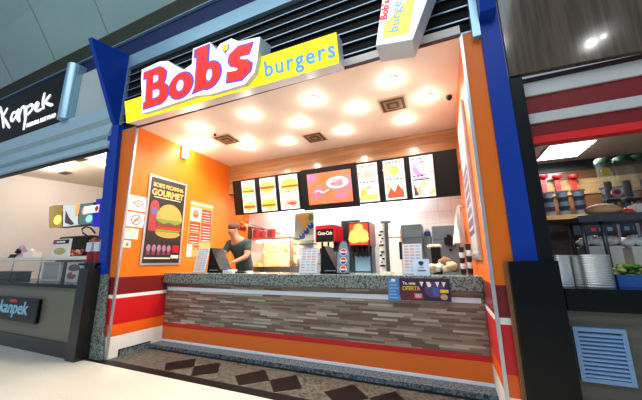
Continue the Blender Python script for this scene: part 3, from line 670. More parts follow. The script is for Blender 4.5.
# steel cooking units
def steel_unit(px0, px1, py, Y, depth, lab):
    x0, x1, y0, y1, z0, z1 = bx(px0, px1, py, Y, depth)
    t = thing('steel_oven', lab, 'kitchen equipment', ((x0+x1)/2, y0, z0)); GS = mat('kitchen_steel', (104, 122, 130), .35, .4)
    MB().box(x0, x1, y0, y1, z0, z1, GS).build('housing', t, bevel=.008)
    MB().box(x0, x1, y0-.012, y0, z1-.20, z1-.19, CHROME).build('seam_rail', t)
    return t, x0, x1, y0, z0, z1
steel_unit(400.5, 421.2, 224.5, 2.15, .4, 'left stainless steel kitchen unit against the white wall')
t, x0, x1, y0, z0, z1 = steel_unit(431.5, 458, 225.5, 2.15, .4, 'right stainless steel kitchen unit with a black handle box')
p = at(449.5, 241, Y=2.14)
MB().box(p.x-.07, p.x+.07, 2.09, 2.14, p.z-.06, p.z+.05, BLACK).box(p.x-.03, p.x+.03, 2.08, 2.13, p.z+.05, p.z+.09, BLACK).build('handle_box', t)
MB().lathe((p.x, 2.14, p.z-.13), [(.02, 0), (.02, .015)], BLACK, axis='y').build('knob', t)
x0, x1, y0, y1, z0, z1 = bx(422, 431, 236, 2.3, .25)
tag(MB().box(x0, x1, y0, y1, z0, z1, mat('slate_box', (112, 124, 132), .5)).build('storage_box'), 'slate grey box in the gap between the two steel kitchen units', 'box')
p = at(427, 232, Y=2.35)
t = thing('sauce_bottle', 'blue and white round sauce container on the slate grey box', 'container', (p.x, 2.35, z1))
MB().lathe((p.x, 2.38, z1), [(.05, 0), (.055, .04), (.04, .08)], mat('bottle_blue', (50, 90, 160), .4)).build('body', t); MB().lathe((p.x, 2.38, z1+.08), [(.035, 0), (.02, .035)], mat('bottle_cap', (220, 190, 150), .5)).build('cap', t)
# dark grinder on the counter behind the notice
x0, x1, y0, y1, z0, z1 = bx(431, 442, 247, 1.3, .18, 1.031)
CK = at(436, 272, Y=1.1)
t = thing('black_container', 'black container with brown heap on top, behind the small notice', 'container', (CK.x, 1.1, 1.03))
q0 = at(431.5, 260, Y=1.08).x; q1 = at(441.5, 260, Y=1.08).x; zt = at(436, 247, Y=1.08).z
MB().box(q0, q1, 1.08, 1.2, 1.03, zt, BLACK).build('bin', t, bevel=.008)
b = MB()
for k in range(8): b.blob((q0+(q1-q0)*(k+.5)/8-.01, 1.14+.02*(k % 2), zt+.01), (.035, .03, .025), mat('bread_tan', (196, 160, 120), .8) if k % 2 else mat('bread_cream', (224, 204, 170), .8), .15, k)
b.build('heap', t)
# crumpled bag
a = at(444, 273, Z=1.03); Yb = 1.0; c = at(444, 266, Y=Yb)
b = MB()
for k, (px, py, r_) in enumerate(((433, 267, .045), (438, 268, .05), (445, 262, .07), (451, 266, .06), (441, 266, .05), (455, 269, .04), (447, 269, .05), (434, 270, .04))):
    p = at(px, py, Y=Yb); b.blob((p.x, Yb+.02*(k % 3), max(p.z, 1.03+r_*.7)), (r_*.95, r_*.8, r_*.75), [mat('bag_beige', (206, 184, 150), .8), mat('bag_white', (232, 226, 214), .8), mat('bag_brown', (140, 104, 72), .8)][k % 3], .28, k, 12, 8)
tag(b.build('crumpled_bag'), 'crumpled beige paper bag lying on the counter near its right end', 'bag')
# black and white cup stacks
def cup_stack(px0, px1, py, Y, lab, zb=1.03):
    a = at(px0, py, Y=Y); c = at(px1, py, Y=Y); r = (c.x-a.x)/2; xm = (a.x+c.x)/2
    t = thing('cup_stack', lab, 'cups', (xm, Y, zb), 'printed paper cup stacks'); zt = a.z
    n = 5; h = (zt-zb)/n
    for i in range(n): MB().lathe((xm, Y+r, zb+i*h), [(r*.72, 0), (r*.95, h*.85), (r, h*.97)], mat('paper_white', (232, 232, 228), .5) if i % 2 else mat('cup_black', (24, 22, 24), .4), 14).build('cup', t)
cup_stack(458, 464, 247, 1.0, 'black and white stack of paper cups, left of the two')
cup_stack(464.5, 471, 244, 1.0, 'black and white stack of paper cups, right and taller of the two')
# plastic bag hanging at back right
p = at(464, 207, X=W-.05); q_ = at(464, 246, X=W-.05)
t = thing('wall_cloth', 'white cloth hanging in folds on the orange right wall by the cup stacks', 'cloth', (W, p.y, q_.z))
n = 14; vs = []
for j in range(8):
    f_ = j/7; w_ = .06+.16*f_**.5; z = p.z+(q_.z-p.z)*f_
    for i in range(n+1): vs.append((W-.12+.045*math.sin(i*1.7+j*.25)*(.2+.8*f_)-.05*f_, p.y+w_-2*w_*i/n, z+.015*math.sin(i*2.3)))
nv = len(vs); vs += [(x+.01, y, z) for x, y, z in vs]
fs = [(j*(n+1)+i, j*(n+1)+i+1, (j+1)*(n+1)+i+1, (j+1)*(n+1)+i) for j in range(7) for i in range(n)]
fs = [f[::-1] for f in fs]+[tuple(nv+k for k in f) for f in fs]
MB().add(vs, fs, mat('cloth_white', (240, 234, 224), .9), True).build('cloth', t)
MB().tube([(W, p.y, p.z), (W-.13, p.y, p.z+.015)], .008, CHROME).build('hook', t)

# ================================================================== THINGS ON THE FRONT COUNTER
HOLD = mat('acrylic', (220, 232, 240), .05, alpha=.3)
def menu_holder(px0, px1, py_top, py_bot, Y, lab, body=(150, 180, 205)):
    a = at(px0, py_bot, Y=Y); c = at(px1, py_bot, Y=Y); w = c.x-a.x; zt = at((px0+px1)/2, py_top, Y=Y).z; h = zt-1.03
    t = thing('menu_holder', lab, 'menu holder', (a.x+w/2, Y, 1.03))
    fr = F((a.x, Y-.0, 1.035), (1, 0, 0), (0, .22, 1))
    MB().box(a.x-.005, c.x+.005, Y-.01, Y+.1, 1.03, 1.038, HOLD).fbox(fr, -.005, w+.005, 0, h, -.006, -.001, HOLD).build('stand', t)
    b = MB().fbox(fr, .0, w, .01, h-.005, 0, .003, pr('holder_sheet', (184, 198, 210)))
    rn = random.Random(px0)
    for j in range(int(h/.035)):
        for k in range(3): b.fbox(fr, w*(.08+.3*k), w*(.08+.3*k)+w*.24, .03+j*.034, .05+j*.034, .003, .004, pr(*[('sheet_blue', (140, 166, 192)), ('sheet_red', (186, 140, 140)), ('sheet_grey', (160, 170, 180)), ('sheet_brown', (170, 150, 140))][rn.randrange(4)]))
    b.build('menu_sheet', t)
def monitor(px0, px1, py_top, Y, lab):
    """till terminal turned away: its black wedge back leans over the counter"""
    a = at(px0, 272, Y=Y); c = at(px1, 272, Y=Y); w = c.x-a.x; zt = at(px0, py_top, Y=Y).z; h = zt-1.03
    t = thing('till_terminal', lab, 'till', (a.x+w/2, Y, 1.03))
    pts = [(a.x, Y+.02, 1.06), (a.x+.02, Y+.02, zt), (a.x+.05, Y+.02, zt), (c.x, Y+.02, 1.08), (c.x, Y+.02, 1.05)]
    MB().prism(pts, (0, .26, 0), BLACK).build('display_back', t, bevel=.004)
    MB().box(a.x-.02, c.x+.04, Y+.04, Y+.3, 1.03, 1.06, BLACK).build('base', t, bevel=.006)
    b = MB()
    for k in range(5): b.box(a.x+.06+k*.03, a.x+.08+k*.03, Y+.0, Y+.02, 1.062, 1.075, pr('button_grey', (110, 120, 130)))
    b.build('buttons', t)
menu_holder(193, 204, 248, 274, .78, 'narrow upright menu sheet in front of the left till')
monitor(206, 219, 248, .84, 'black till terminal near the left end of the counter')
menu_holder(299, 316, 248, 274, .78, 'wide clear menu sheet in the middle of the counter')
monitor(320, 336, 246, .84, 'black till terminal behind the banner with round logos')
menu_holder(403.5, 423, 243, 274, .82, 'tall clear menu sheet left of the crumpled bag')
a = at(413.5, 274, Y=.75); c = at(430, 274, Y=.75); zt = at(421, 259, Y=.75).z
fr = F((a.x, .75, 1.032), (1, 0, 0), (0, .15, 1)); w = c.x-a.x; h = zt-1.03
b = MB().fbox(fr, 0, w, 0, h, -.004, 0, pr('notice_blue', (176, 208, 236))); 
b.fell(fr, w/2, h*.76, .028, .018, 0, .002, pr('ink', (30, 34, 44))); b.fbox(fr, w*.4, w*.6, h*.6, h*.68, 0, .002, pr('ink', (30, 34, 44)))
b.fbox(fr, w*.35, w*.65, h*.45, h*.48, 0, .002, pr('ink', (30, 34, 44))); b.fbox(fr, w*.25, w*.78, h*.24, h*.30, 0, .002, pr('ink', (30, 34, 44)))
tag(b.build('small_notice'), 'small pale blue notice with a dark crest standing on the counter', 'notice')
# roll banner with round logos, rounded top
a = at(337, 274, Y=.76); c = at(349, 274, Y=.76); zt = at(343, 241, Y=.76).z; w = c.x-a.x; h = zt-1.03
fr = F((a.x, .76, 1.032), (1, 0, 0), (0, .12, 1))
t = thing('bottle_banner', 'bottle-shaped grey-blue stand with three round red and blue logos', 'display stand', (a.x+w/2, .76, 1.03))
pts = [(0, 0), (w, 0), (w, h*.62), (w*.86, h*.8), (w*.8, h*.92), (w*.65, h), (w*.35, h), (w*.2, h*.92), (w*.14, h*.8), (0, h*.62)]
MB().fpoly(fr, pts, -.006, 0, pr('slate_blue', (110, 130, 150))).fbox(fr, 0, w, 0, .012, -.05, .01, BLACK).build('board', t)
b = MB()
for k in range(3):
    zc = h*(.14+.26*k); r = w*.3
    b.fell(fr, w*.52, zc, r, r, 0, .003, PWH); b.fell(fr, w*.52, zc, r*.85, r*.85, .003, .005, PRD, 14, 0, PI); b.fell(fr, w*.52, zc, r*.85, r*.85, .003, .005, pr('logo_blue', (30, 60, 150)), 14, PI, 2*PI)
    b.fbox(fr, w*.3, w*.74, zc-r*.18, zc+r*.18, .005, .006, PWH)
b.build('logos', t)
# blurred bits by the left till
p = at(226, 271, Y=.85)
t = thing('receipt_printer', 'low blue and white receipt box beside the left till', 'printer', (p.x, .9, 1.03)); MB().box(p.x-.06, p.x+.1, .85, .98, 1.03, 1.075, mat('printer_white', (206, 214, 224), .4)).build('body', t, bevel=.006); MB().box(p.x-.05, p.x+.03, .845, .9, 1.075, 1.085, mat('printer_blue', (50, 70, 130), .4)).build('lid', t)
p = at(238, 272, Y=.85); tag(MB().box(p.x-.05, p.x+.1, .85, .95, 1.03, 1.05, BLACK).box(p.x-.04, p.x+.09, .86, .94, 1.05, 1.055, mat('key_grey', (60, 62, 66), .5)).build('card_reader'), 'flat black keypad lying on the counter before the employee', 'keypad')
for px, lab in ((247, 'small cream tray on the counter before the heated case'), (387, 'small white tray on the counter before the white appliance')):
    p = at(px, 272, Y=.95); tag(MB().box(p.x-.06, p.x+.06, .9, 1.02, 1.03, 1.036, PWH).box(p.x-.06, p.x+.06, .9, .906, 1.036, 1.055, PWH).box(p.x-.06, p.x+.06, 1.014, 1.02, 1.036, 1.055, PWH).box(p.x-.06, p.x-.054, .906, 1.014, 1.036, 1.055, PWH).box(p.x+.054, p.x+.06, .906, 1.014, 1.036, 1.055, PWH).build('small_tray'), lab, 'tray')
# banners on the counter front
def front_banner(px0, px1, py0, py1, Y):
    a = at(px0, (py0+py1)/2, Y=Y); c = at(px1, (py0+py1)/2, Y=Y); zt = at((px0+px1)/2, py0, Y=Y).z; zb = at((px0+px1)/2, py1, Y=Y).z
    return F((a.x, Y, zb)), c.x-a.x, zt-zb
fr, w, h = front_banner(400, 450.5, 278.5, 301, .685)
b = MB().fbox(fr, 0, w, 0, h, -.004, 0, pr('halloween_purple', (46, 26, 66)))
b.fell(fr, w*.7, h*.5, w*.2, h*.35, 0, .001, pr('haze_violet', (84, 60, 120))); b.fpoly(fr, [(0, 0), (w*.25, 0), (w*.4, h*.3), (w*.3, h*.6), (0, h*.55)], 0, .0015, pr('plum', (86, 34, 48)))
text(b, fr, w*.06, h*.72, 'Te, uma', h*.18, .002, .004, PWH, offset=.001); text(b, fr, w*.05, h*.46, 'OFERTA', h*.26, .002, .004, pr('banner_yellow', (226, 196, 60)), offset=.001, sx=.85)
b.fbox(fr, w*.28, w*.46, h*.08, h*.34, .002, .004, PRD); b.fbox(fr, w*.31, w*.43, h*.14, h*.3, .004, .005, pr('silvery', (170, 176, 190)))
for u in (.45, .58, .76, .88): b.fpoly(fr, [(w*u-.02, h*.85), (w*u, h*.62), (w*u+.02, h*.85)], .002, .004, PWH)
b.fell(fr, w*.6, h*.72, .02, .022, .002, .0045, PWH); b.fbox(fr, w*.66, w*.78, h*.25, h*.6, .002, .004, pr('banner_blue', (60, 90, 170)))
b.fbox(fr, w*.8, w*.96, h*.38, h*.52, .002, .004, pr('banner_yellow', (226, 196, 60))); b.fell(fr, w*.87, h*.2, w*.07, h*.12, .002, .004, pr('tan', (180, 160, 120)))
tag(b.build('offer_banner'), 'purple promotional banner with yellow lettering hanging on the counter front', 'banner')
fr, w, h = front_banner(388, 399.5, 278, 300.5, .685)
b = MB().fbox(fr, 0, w, 0, h, -.004, 0, pr('sky_blue', (60, 130, 200)))
for j in range(6): b.fbox(fr, w*.12, w*(.88-.1*(j % 3)), h*(.1+.14*j), h*(.16+.14*j), 0, .002, pr('light_sky', (120, 180, 230)))
b.fell(fr, w*.5, h*.9, w*.2, h*.06, 0, .003, PWH)
tag(b.build('blue_flyer'), 'narrow sky blue flyer hanging left of the purple banner', 'flyer')

# ================================================================== EMPLOYEE
def skin(name, verts, edges, radii, m, sub=2, root=0):
    me = bpy.data.meshes.new(name); me.from_pydata(verts, edges, [])
    o = bpy.data.objects.new(name, me); COL.objects.link(o)
    sm = o.modifiers.new('s', 'SKIN'); sm.use_smooth_shade = True
    for i, r in enumerate(radii):
        sv = me.skin_vertices[0].data[i]; sv.radius = (r, r) if isinstance(r, (int, float)) else r; sv.use_root = (i == root)
    ss = o.modifiers.new('u', 'SUBSURF'); ss.levels = sub; ss.render_levels = sub
    bpy.context.view_layer.update()
    dg = bpy.context.evaluated_depsgraph_get(); out = bpy.data.meshes.new_from_object(o.evaluated_get(dg))
    vs = [v.co.copy() for v in out.vertices]; fs = [tuple(p.vertices) for p in out.polygons]
    bpy.data.objects.remove(o); bpy.data.meshes.remove(me); bpy.data.meshes.remove(out)
    return vs, fs
P = at(237, 250, Y=1.42); px_ = P.x
t = thing('person', 'person in a dark green shirt leaning over the till behind the counter', 'person', (px_, 1.5, 0))
def W_(p): return V((px_-.08+p[0]*1.0, 1.62+p[1]*.9, .0+p[2]*1.06))   # figure leans towards the counter (-Y) and left
SK = mat('skin_tone', (178, 122, 96), .55)
sk = [(0.03, .12, .92), (.03, .08, 1.12), (.01, .0, 1.32), (-.02, -.07, 1.46), (-.05, -.13, 1.53), (-.07, -.16, 1.60), (-.08, -.18, 1.67),
      (.13, .12, .86), (.13, .10, .48), (.13, .14, .08), (.13, .02, .04),
      (-.07, .12, .86), (-.08, .06, .48), (-.08, .12, .08), (-.08, .0, .04),
      (.17, -.03, 1.42), (.21, -.12, 1.20), (.12, -.32, 1.12), (.09, -.39, 1.10),
      (-.19, -.09, 1.42), (-.24, -.22, 1.20), (-.20, -.40, 1.13), (-.18, -.47, 1.11)]
ed = [(0, 1), (1, 2), (2, 3), (3, 4), (4, 5), (5, 6), (0, 7), (7, 8), (8, 9), (9, 10), (0, 11), (11, 12), (12, 13), (13, 14), (3, 15), (15, 16), (16, 17), (17, 18), (3, 19), (19, 20), (20, 21), (21, 22)]
rd = [(.15, .11), (.13, .1), (.15, .11), (.11, .09), (.052, .052), (.082, .10), (.085, .10), .085, .06, .045, .035, .085, .06, .045, .035, .06, .045, .034, .026, .06, .045, .034, .026]
vs, fs = skin('b', [W_(p) for p in sk], ed, rd, SK)
b = MB().add(vs, fs, SK, True)
for hx, hy, hz, sd in ((.09, -.39, 1.10, 1), (-.18, -.47, 1.11, -1)):     # fingers and thumb
    for k, L_ in enumerate((.065, .075, .07, .055)):
        x = hx+(k-1.5)*.018
        v2, f2 = skin('f', [W_((x, hy, hz)), W_((x, hy-.045, hz-.0)), W_((x, hy-.045-L_*.5, hz-.012)), W_((x, hy-.045-L_*.9, hz-.04))], [(0, 1), (1, 2), (2, 3)], [.011, .0095, .009, .007], SK, 1); b.add(v2, f2, SK, True)
    v2, f2 = skin('f', [W_((hx, hy+.01, hz)), W_((hx-sd*.035, hy-.025, hz-.005)), W_((hx-sd*.04, hy-.06, hz-.02))], [(0, 1), (1, 2)], [.013, .011, .009], SK, 1); b.add(v2, f2, SK, True)
hc = W_((-.075, -.175, 1.635))
b.blob(hc+V((-.02, -.095, -.005)), (.014, .022, .02), SK, 0, 1); 
for s_ in (-1, 1): b.blob(hc+V((s_*.078, .0, -.0)), (.012, .02, .03), SK, 0, 1)
for s_ in (-1, 1): b.blob(hc+V((s_*.03-.01, -.083, .02)), (.013, .008, .008), mat('eye_dark', (30, 24, 22), .3), 0, 1)
b.blob(hc+V((-.01, -.083, -.045)), (.025, .008, .007), mat('lip', (150, 80, 70), .5), 0, 1)
b.build('body', t)
SH = mat('shirt_green', (38, 56, 52), .8)
shv = [0, 1, 2, 3]; sv = [W_((.03, .12, .86)), W_(sk[1]), W_(sk[2]), W_(sk[3])]+[W_(sk[15]), W_((.2, -.09, 1.27)), W_(sk[19]), W_((-.225, -.17, 1.27)), W_((-.04, -.1, 1.50))]
vs, fs = skin('s', sv, [(0, 1), (1, 2), (2, 3), (3, 4), (4, 5), (3, 6), (6, 7), (3, 8)], [(.19, .15), (.17, .14), (.175, .135), (.13, .11), .078, .062, .078, .062, .06], SH)
MB().add(vs, fs, SH, True).build('shirt', t)
TR = mat('trousers_dark', (26, 28, 34), .8)
tv = [W_((0.03, .12, .90))]+[W_(sk[i]) for i in (7, 8, 9, 11, 12, 13)]
vs, fs = skin('t', tv, [(0, 1), (1, 2), (2, 3), (0, 4), (4, 5), (5, 6)], [(.165, .125), .1, .075, .06, .1, .075, .06], TR); MB().add(vs, fs, TR, True).build('trousers', t)
for s_, x in ((0, .13), (1, -.08)): MB().blob(W_((x, .05, .035)), (.05, .13, .045), BLACK, 0, 1).build('shoe', t)
b = MB().blob(hc+V((0, .035, .06)), (.105, .115, .09), mat('hair_brown', (96, 60, 40), .8), .04, 3); b.build('hair', t)

# ================================================================== LEFT SHOP
# facade
KX = -1.93
t = thing('shop_frieze', 'black shop frieze with white brush lettering high on the left', 'sign', (-4, -.1, 3.62))
MB().box(-6.5, KX, -.1, .02, 3.62, 4.62, mat('frieze_black', (13, 12, 12), .5, spec=.2)).build('panel', t)
kf = F((0, -.101, 0))
def kpx(px, py): p = at(px, py, Y=-.101); return p.x, p.z
b = MB()
def stroke(pts, w0):
    P2 = [kpx(*p) for p in pts]
    for k in range(3):   # smooth
        Q = [P2[0]]
        for a_, c_ in zip(P2, P2[1:]): Q += [(a_[0]*.75+c_[0]*.25, a_[1]*.75+c_[1]*.25), (a_[0]*.25+c_[0]*.75, a_[1]*.25+c_[1]*.75)]
        P2 = Q+[P2[-1]] if k < 2 else P2
    n = len(P2); L_, R_ = [], []
    for i, p in enumerate(P2):
        q, r = P2[max(i-1, 0)], P2[min(i+1, n-1)]; dx, dz = r[0]-q[0], r[1]-q[1]; l_ = math.hypot(dx, dz) or 1
        f_ = w0*(.55+.6*math.sin(PI*(i+.6)/n)); L_.append((p[0]-dz/l_*f_, p[1]+dx/l_*f_)); R_.append((p[0]+dz/l_*f_, p[1]-dx/l_*f_))
    for i in range(n-1): b.fpoly(kf, [L_[i], R_[i], R_[i+1], L_[i+1]], .0, .012, WLT)
WLT = lit('letter_white', (245, 245, 245), .85)
for s_ in ([(0.5, 107), (3, 116), (4, 128)], [(8, 108), (3, 117)], [(3, 117), (6, 121), (10, 128)],
           [(17, 112), (13, 113), (11, 119), (13, 122), (17, 115)], [(18, 110), (17, 116), (19, 121)],
           [(19, 109), (19, 114), (19.8, 122)], [(19.5, 117), (22, 107), (25.5, 107), (25.2, 113), (26, 120)],
           [(27, 106), (26, 118), (24, 130)], [(27, 108), (32, 104), (34, 108), (28, 115)],
           [(35, 110), (39, 106), (38, 102), (35, 106), (37, 112), (42, 109)],
           [(45, 93), (43, 102), (44, 109)], [(51, 95), (45, 102)], [(45, 102), (50, 105), (53, 105)]):
    stroke(s_, .028)
b.build('brush_lettering', t)
b = MB(); p = kpx(27, 124.5); text(b, kf, p[0], p[1]-.07, 'ORIENTAL FAST FOOD', .125, 0, .01, WLT, sx=.78); b.build('small_lettering', t)
tag(MB().box(KX+.002, KX+.24, -.1, .018, 3.6, 4.66, ALU).lathe((KX+.12, -.1, 3.6), [(.11, 0), (.11, 1.06)], ALU, 18).build('frieze_end_cap'), 'rounded pale blue metal end cap right of the black frieze', 'end cap')
struct(MB().box(KX+.245, -.51, -.03, .02, 3.5, 4.5, mat('grey_cladding', (172, 186, 184), .4)).build('trim_7'))
t = thing('shutter_housing', 'pale blue roller shutter housing under the black frieze', 'shutter', (-3, 0, 2.75))
b = MB(); prof = [(-.1, 3.60), (-.12, 3.35), (-.06, 3.3), (-.1, 3.1), (-.04, 3.08), (-.08, 2.92), (-.04, 2.86), (-.02, 2.86), (-.02, 3.6)]
b.prism([(-6.5, y, z) for y, z in prof], (5.99, 0, 0), mat('shutter_pale', (170, 200, 212), .35, .3)); b.build('housing', t)
MB().box(-6.5, -.51, -.1, -.03, 2.835, 2.862, BLACK).build('bottom_rail', t)
# interior
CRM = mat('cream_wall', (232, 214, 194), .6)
ZL = 3.3
lc0 = at(5, 173, Z=ZL); lc1 = at(97, 187, Z=ZL)
struct(MB().box(-7.5, -.6, .16, 4.6, ZL, ZL+.1, CRM).build('ceiling'))
dv = (lc1-lc0).normalized(); nn = V((dv.y, -dv.x, 0)); A_ = lc0-dv*1.5; B_ = lc1+dv*.5
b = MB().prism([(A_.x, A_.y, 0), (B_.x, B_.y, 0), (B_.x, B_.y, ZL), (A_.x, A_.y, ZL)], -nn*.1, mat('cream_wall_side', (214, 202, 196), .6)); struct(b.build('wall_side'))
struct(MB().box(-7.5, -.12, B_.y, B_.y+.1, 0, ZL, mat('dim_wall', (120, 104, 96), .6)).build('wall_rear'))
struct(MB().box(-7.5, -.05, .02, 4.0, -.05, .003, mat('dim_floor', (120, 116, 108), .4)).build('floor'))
struct(MB().box(-.52, -.13, .13, 4.6, 0, ZL, CRM).build('wall_divider'))
for (px, py), nm in zip(((37, 165), (50, 161), (99, 149.5), (104, 162.5)), ('leftmost of four', 'second from left', 'near the blue column, smaller upper', 'by the blue column, brightest')):
    c = at(px, py, Z=ZL-.01)
    t = thing('ceiling_spotlight', 'bright round ceiling spotlight of the left shop, '+nm, 'light', c, 'left shop spotlights')
    r = .07 if px != 104 else .1
    MB().lathe(c, [(r, .01), (r*1.2, 0), (r*1.1, -.01)], WHITE).build('trim_ring', t); MB().lathe(c+V((0, 0, -.011)), [(r, 0), (r*.8, -.006)], LAMP).build('lens', t)
    L = bpy.data.lights.new('shop_spot', 'POINT'); L.energy = 30; L.color = (1, .9, .78); L.shadow_soft_size = .06
    o = bpy.data.objects.new('shop_spot', L); o.location = c+V((0, .1, -.12)); COL.objects.link(o)
for (px, py), nm in zip(((80, 159.5), (65, 173)), ('upper right of two', 'lower left of two')):
    c = at(px, py, Z=ZL-.01)
    t = thing('air_grille', 'rectangular grey ceiling grille in the left shop, '+nm, 'vent', c, 'left shop air grilles')
    MB().box(c.x-.16, c.x+.16, c.y-.08, c.y+.08, ZL-.015, ZL, mat('grille_tan', (120, 100, 86), .6)).build('frame', t)
    b = MB()
    for j in range(5): b.box(c.x-.14, c.x+.14, c.y-.07+.03*j, c.y-.055+.03*j, ZL-.022, ZL-.015, mat('slot_brown', (74, 56, 42), .6))
    b.build('slats', t)
# bottom counter of the left shop
t = thing('shop_counter', 'dark olive counter with black base and signboard, far left', 'counter', (-2, -.16, 0))
MB().box(-5, -.46, -.15, .5, .18, .86, mat('olive_laminate', (104, 102, 88), .35)).build('body', t)
MB().box(-5, -.46, -.19, .55, .86, .905, BLACKG).build('top', t)
MB().box(-5, -.46, -.17, .5, 0, .18, mat('black_plinth', (28, 28, 28), .25)).build('plinth', t)
sb = at(39, 300, Y=-.2); sb2 = at(36, 327, Y=-.2)
t2 = thing('counter_sign', 'black signboard with pale blue brush lettering on the olive counter front', 'sign', (-2.2, -.2, .36))
MB().box(-3.0, sb.x, -.2, -.155, .36, .69, BLACKG).build('board', t2, bevel=.01)
b = MB(); q0 = at(1, 316, Y=-.201); LB = pr('letter_blue', (150, 205, 225))
text(b, F((0, -.2, 0)), q0.x-.1, .47, 'kanpek', .25, 0, .008, LB, shear=.15, sx=1.15, offset=.003); b.build('lettering', t2); MB().fell(F((0, -.2, 0)), q0.x+.3, .645, .12, .022, 0, .01, PRD).build('red_mark', t2)
tag(MB().box(-.47, -.27, -.21, .3, 0, 1.12, mat('black_granite_slab', (26, 25, 24), .2)).build('end_slab'), 'tall black polished slab closing the right end of the left counter', 'slab')
tag(MB().hexa([(-.265, -.05, 0), (-.03, -.05, 0), (-.03, .0-.013, 0), (-.265, -.013, 0), (-.30, -.05, 1.04), (-.15, -.05, 1.04), (-.15, -.013, 1.04), (-.30, -.013, 1.04)], GRAN).build('granite_slab'), 'speckled grey granite upright slab between the black slab and orange wall', 'slab')
# glass sneeze guard with rails
Yg = .15
def L3(px, py, Y=Yg): return at(px, py, Y=Y)
t = thing('glass_guard', 'glass food guard with cream shelf and thin steel posts on the left counter', 'glass guard', (-2.2, Yg, .905))
zs_ = L3(40, 257).z; 
MB().box(-4.4, -.62, Yg, Yg+.3, zs_-.055, zs_+.0, mat('shelf_cream', (236, 228, 212), .4)).build('shelf', t)
MB().box(-4.4, -.62, Yg-.01, Yg-.004, .905, zs_-.055, GLASS).build('front_glass', t)
for px in (12, 40, 93): x = L3(px, 270).x; MB().tube([(x, Yg, .905), (x, Yg, zs_)], .009, STEEL).build('post', t)
p = at(8, 282, Y=.3); a1 = at(18, 272, Y=.3)
tag(MB().box(p.x-.6, a1.x, .28, .5, .905, a1.z, BLACK).box(p.x-.62, a1.x+.02, .26, .52, a1.z, a1.z+.01, mat('key_grey', (60, 62, 66), .5)).build('black_tray'), 'black tray stacked at the far left behind the glass', 'tray')
# clutter on shelf
for k, (px, py, m, lab) in enumerate(((14, 252, BLACK, 'small black stapler-like holder on the cream shelf'), (20, 248, mat('jar_mauve', (190, 160, 190), .5), 'mauve and white ornament on the cream shelf'), (28, 252, PWH, 'white napkin box on the cream shelf'))):
    p = L3(px, py, Yg+.12); b = MB()
    if k == 0: b.box(p.x-.14, p.x+.1, Yg+.1, Yg+.18, zs_, zs_+.03, m).box(p.x-.08, p.x+.14, Yg+.1, Yg+.18, zs_+.03, zs_+.07, m)
    elif k == 1:
        b.lathe((p.x, Yg+.15, zs_), [(.07, 0), (.03, .07), (.07, .14), (.02, .24)], m); b.blob((p.x+.02, Yg+.1, zs_+.12), (.06, .04, .05), BLACK, .2, 4)
    else: b.box(p.x-.06, p.x+.26, Yg+.08, Yg+.22, zs_, zs_+.1, m).blob((p.x+.05, Yg+.15, zs_+.11), (.07, .05, .05), pr('white', (240, 236, 228)), .3, 5)
    tag(b.build(['desk_holder', 'ornament', 'napkin_box'][k]), lab, ['holder', 'ornament', 'box'][k])
# menu stands behind glass
def lsheet(px0, px1, py0, py1, Y, lab, kind, z0=None):
    a = at(px0, (py0+py1)/2, Y=Y); c = at(px1, (py0+py1)/2, Y=Y); zt = at((px0+px1)/2, py0, Y=Y).z; zb = z0 if z0 is not None else at((px0+px1)/2, py1, Y=Y).z
    fr = F((a.x, Y, zb)); w = c.x-a.x; h = zt-zb
    b = MB().fbox(fr, 0, w, 0, h, -.03, 0, PWH)
    if kind == 0: b.fbox(fr, w*.05, w*.95, h*.72, h*.95, 0, .004, BLACK); b.fbox(fr, w*.25, w*.75, h*.78, h*.88, .004, .006, PWH); b.fbox(fr, w*.05, w*.2, h*.74, h*.9, .004, .007, PRD); b.fell(fr, w*.5, h*.3, w*.35, h*.2, 0, .004, pr('olivefood', (190, 180, 110)))
    if kind == 1: b.fell(fr, w*.5, h*.7, w*.38, h*.18, 0, .004, pr('brownfood', (90, 50, 40))); b.fell(fr, w*.4, h*.3, w*.3, h*.18, 0, .004, pr('redfood', (170, 60, 50))); b.fell(fr, w*.55, h*.45, w*.12, h*.1, .004, .006, PWH)
    if kind == 2: b.fbox(fr, w*.1, w*.9, h*.1, h*.9, 0, .004, pr('greyprint', (190, 186, 186)))
    return tag(b.build('menu_card'), lab, 'menu card')
lsheet(52, 69, 239, 256, .2, 'menu card with black header behind the fire extinguisher', 0, zs_)
lsheet(66, 81, 262, 283, .2, 'menu card with brown and red food under the cream shelf', 1, .905)
lsheet(42, 60, 262, 283, .22, 'grey menu card under the cream shelf', 2, .905)
p0, p1 = at(56, 246, Y=.45), at(86, 246, Y=.45); zt = at(70, 236, Y=.45).z
t = thing('hot_food_case', 'black countertop case with red food showing, behind the menu cards', 'display case', ((p0.x+p1.x)/2, .5, .905))
MB().box(p0.x, p1.x, .47, .75, .905, zt, BLACK).build('case', t, bevel=.03)
b = MB()
for k in range(9): b.blob((p0.x+(p1.x-p0.x)*(.5+.05*k), .455, zs_+.05+.02*(k % 3)), (.05, .03, .035), [mat('meat_red', (170, 50, 40), .6), mat('meat_pink', (220, 170, 160), .6)][k % 2], .2, k)
b.build('food', t)
# dark case low right
p0, p1 = at(80, 275, Y=.2), at(104, 275, Y=.2)
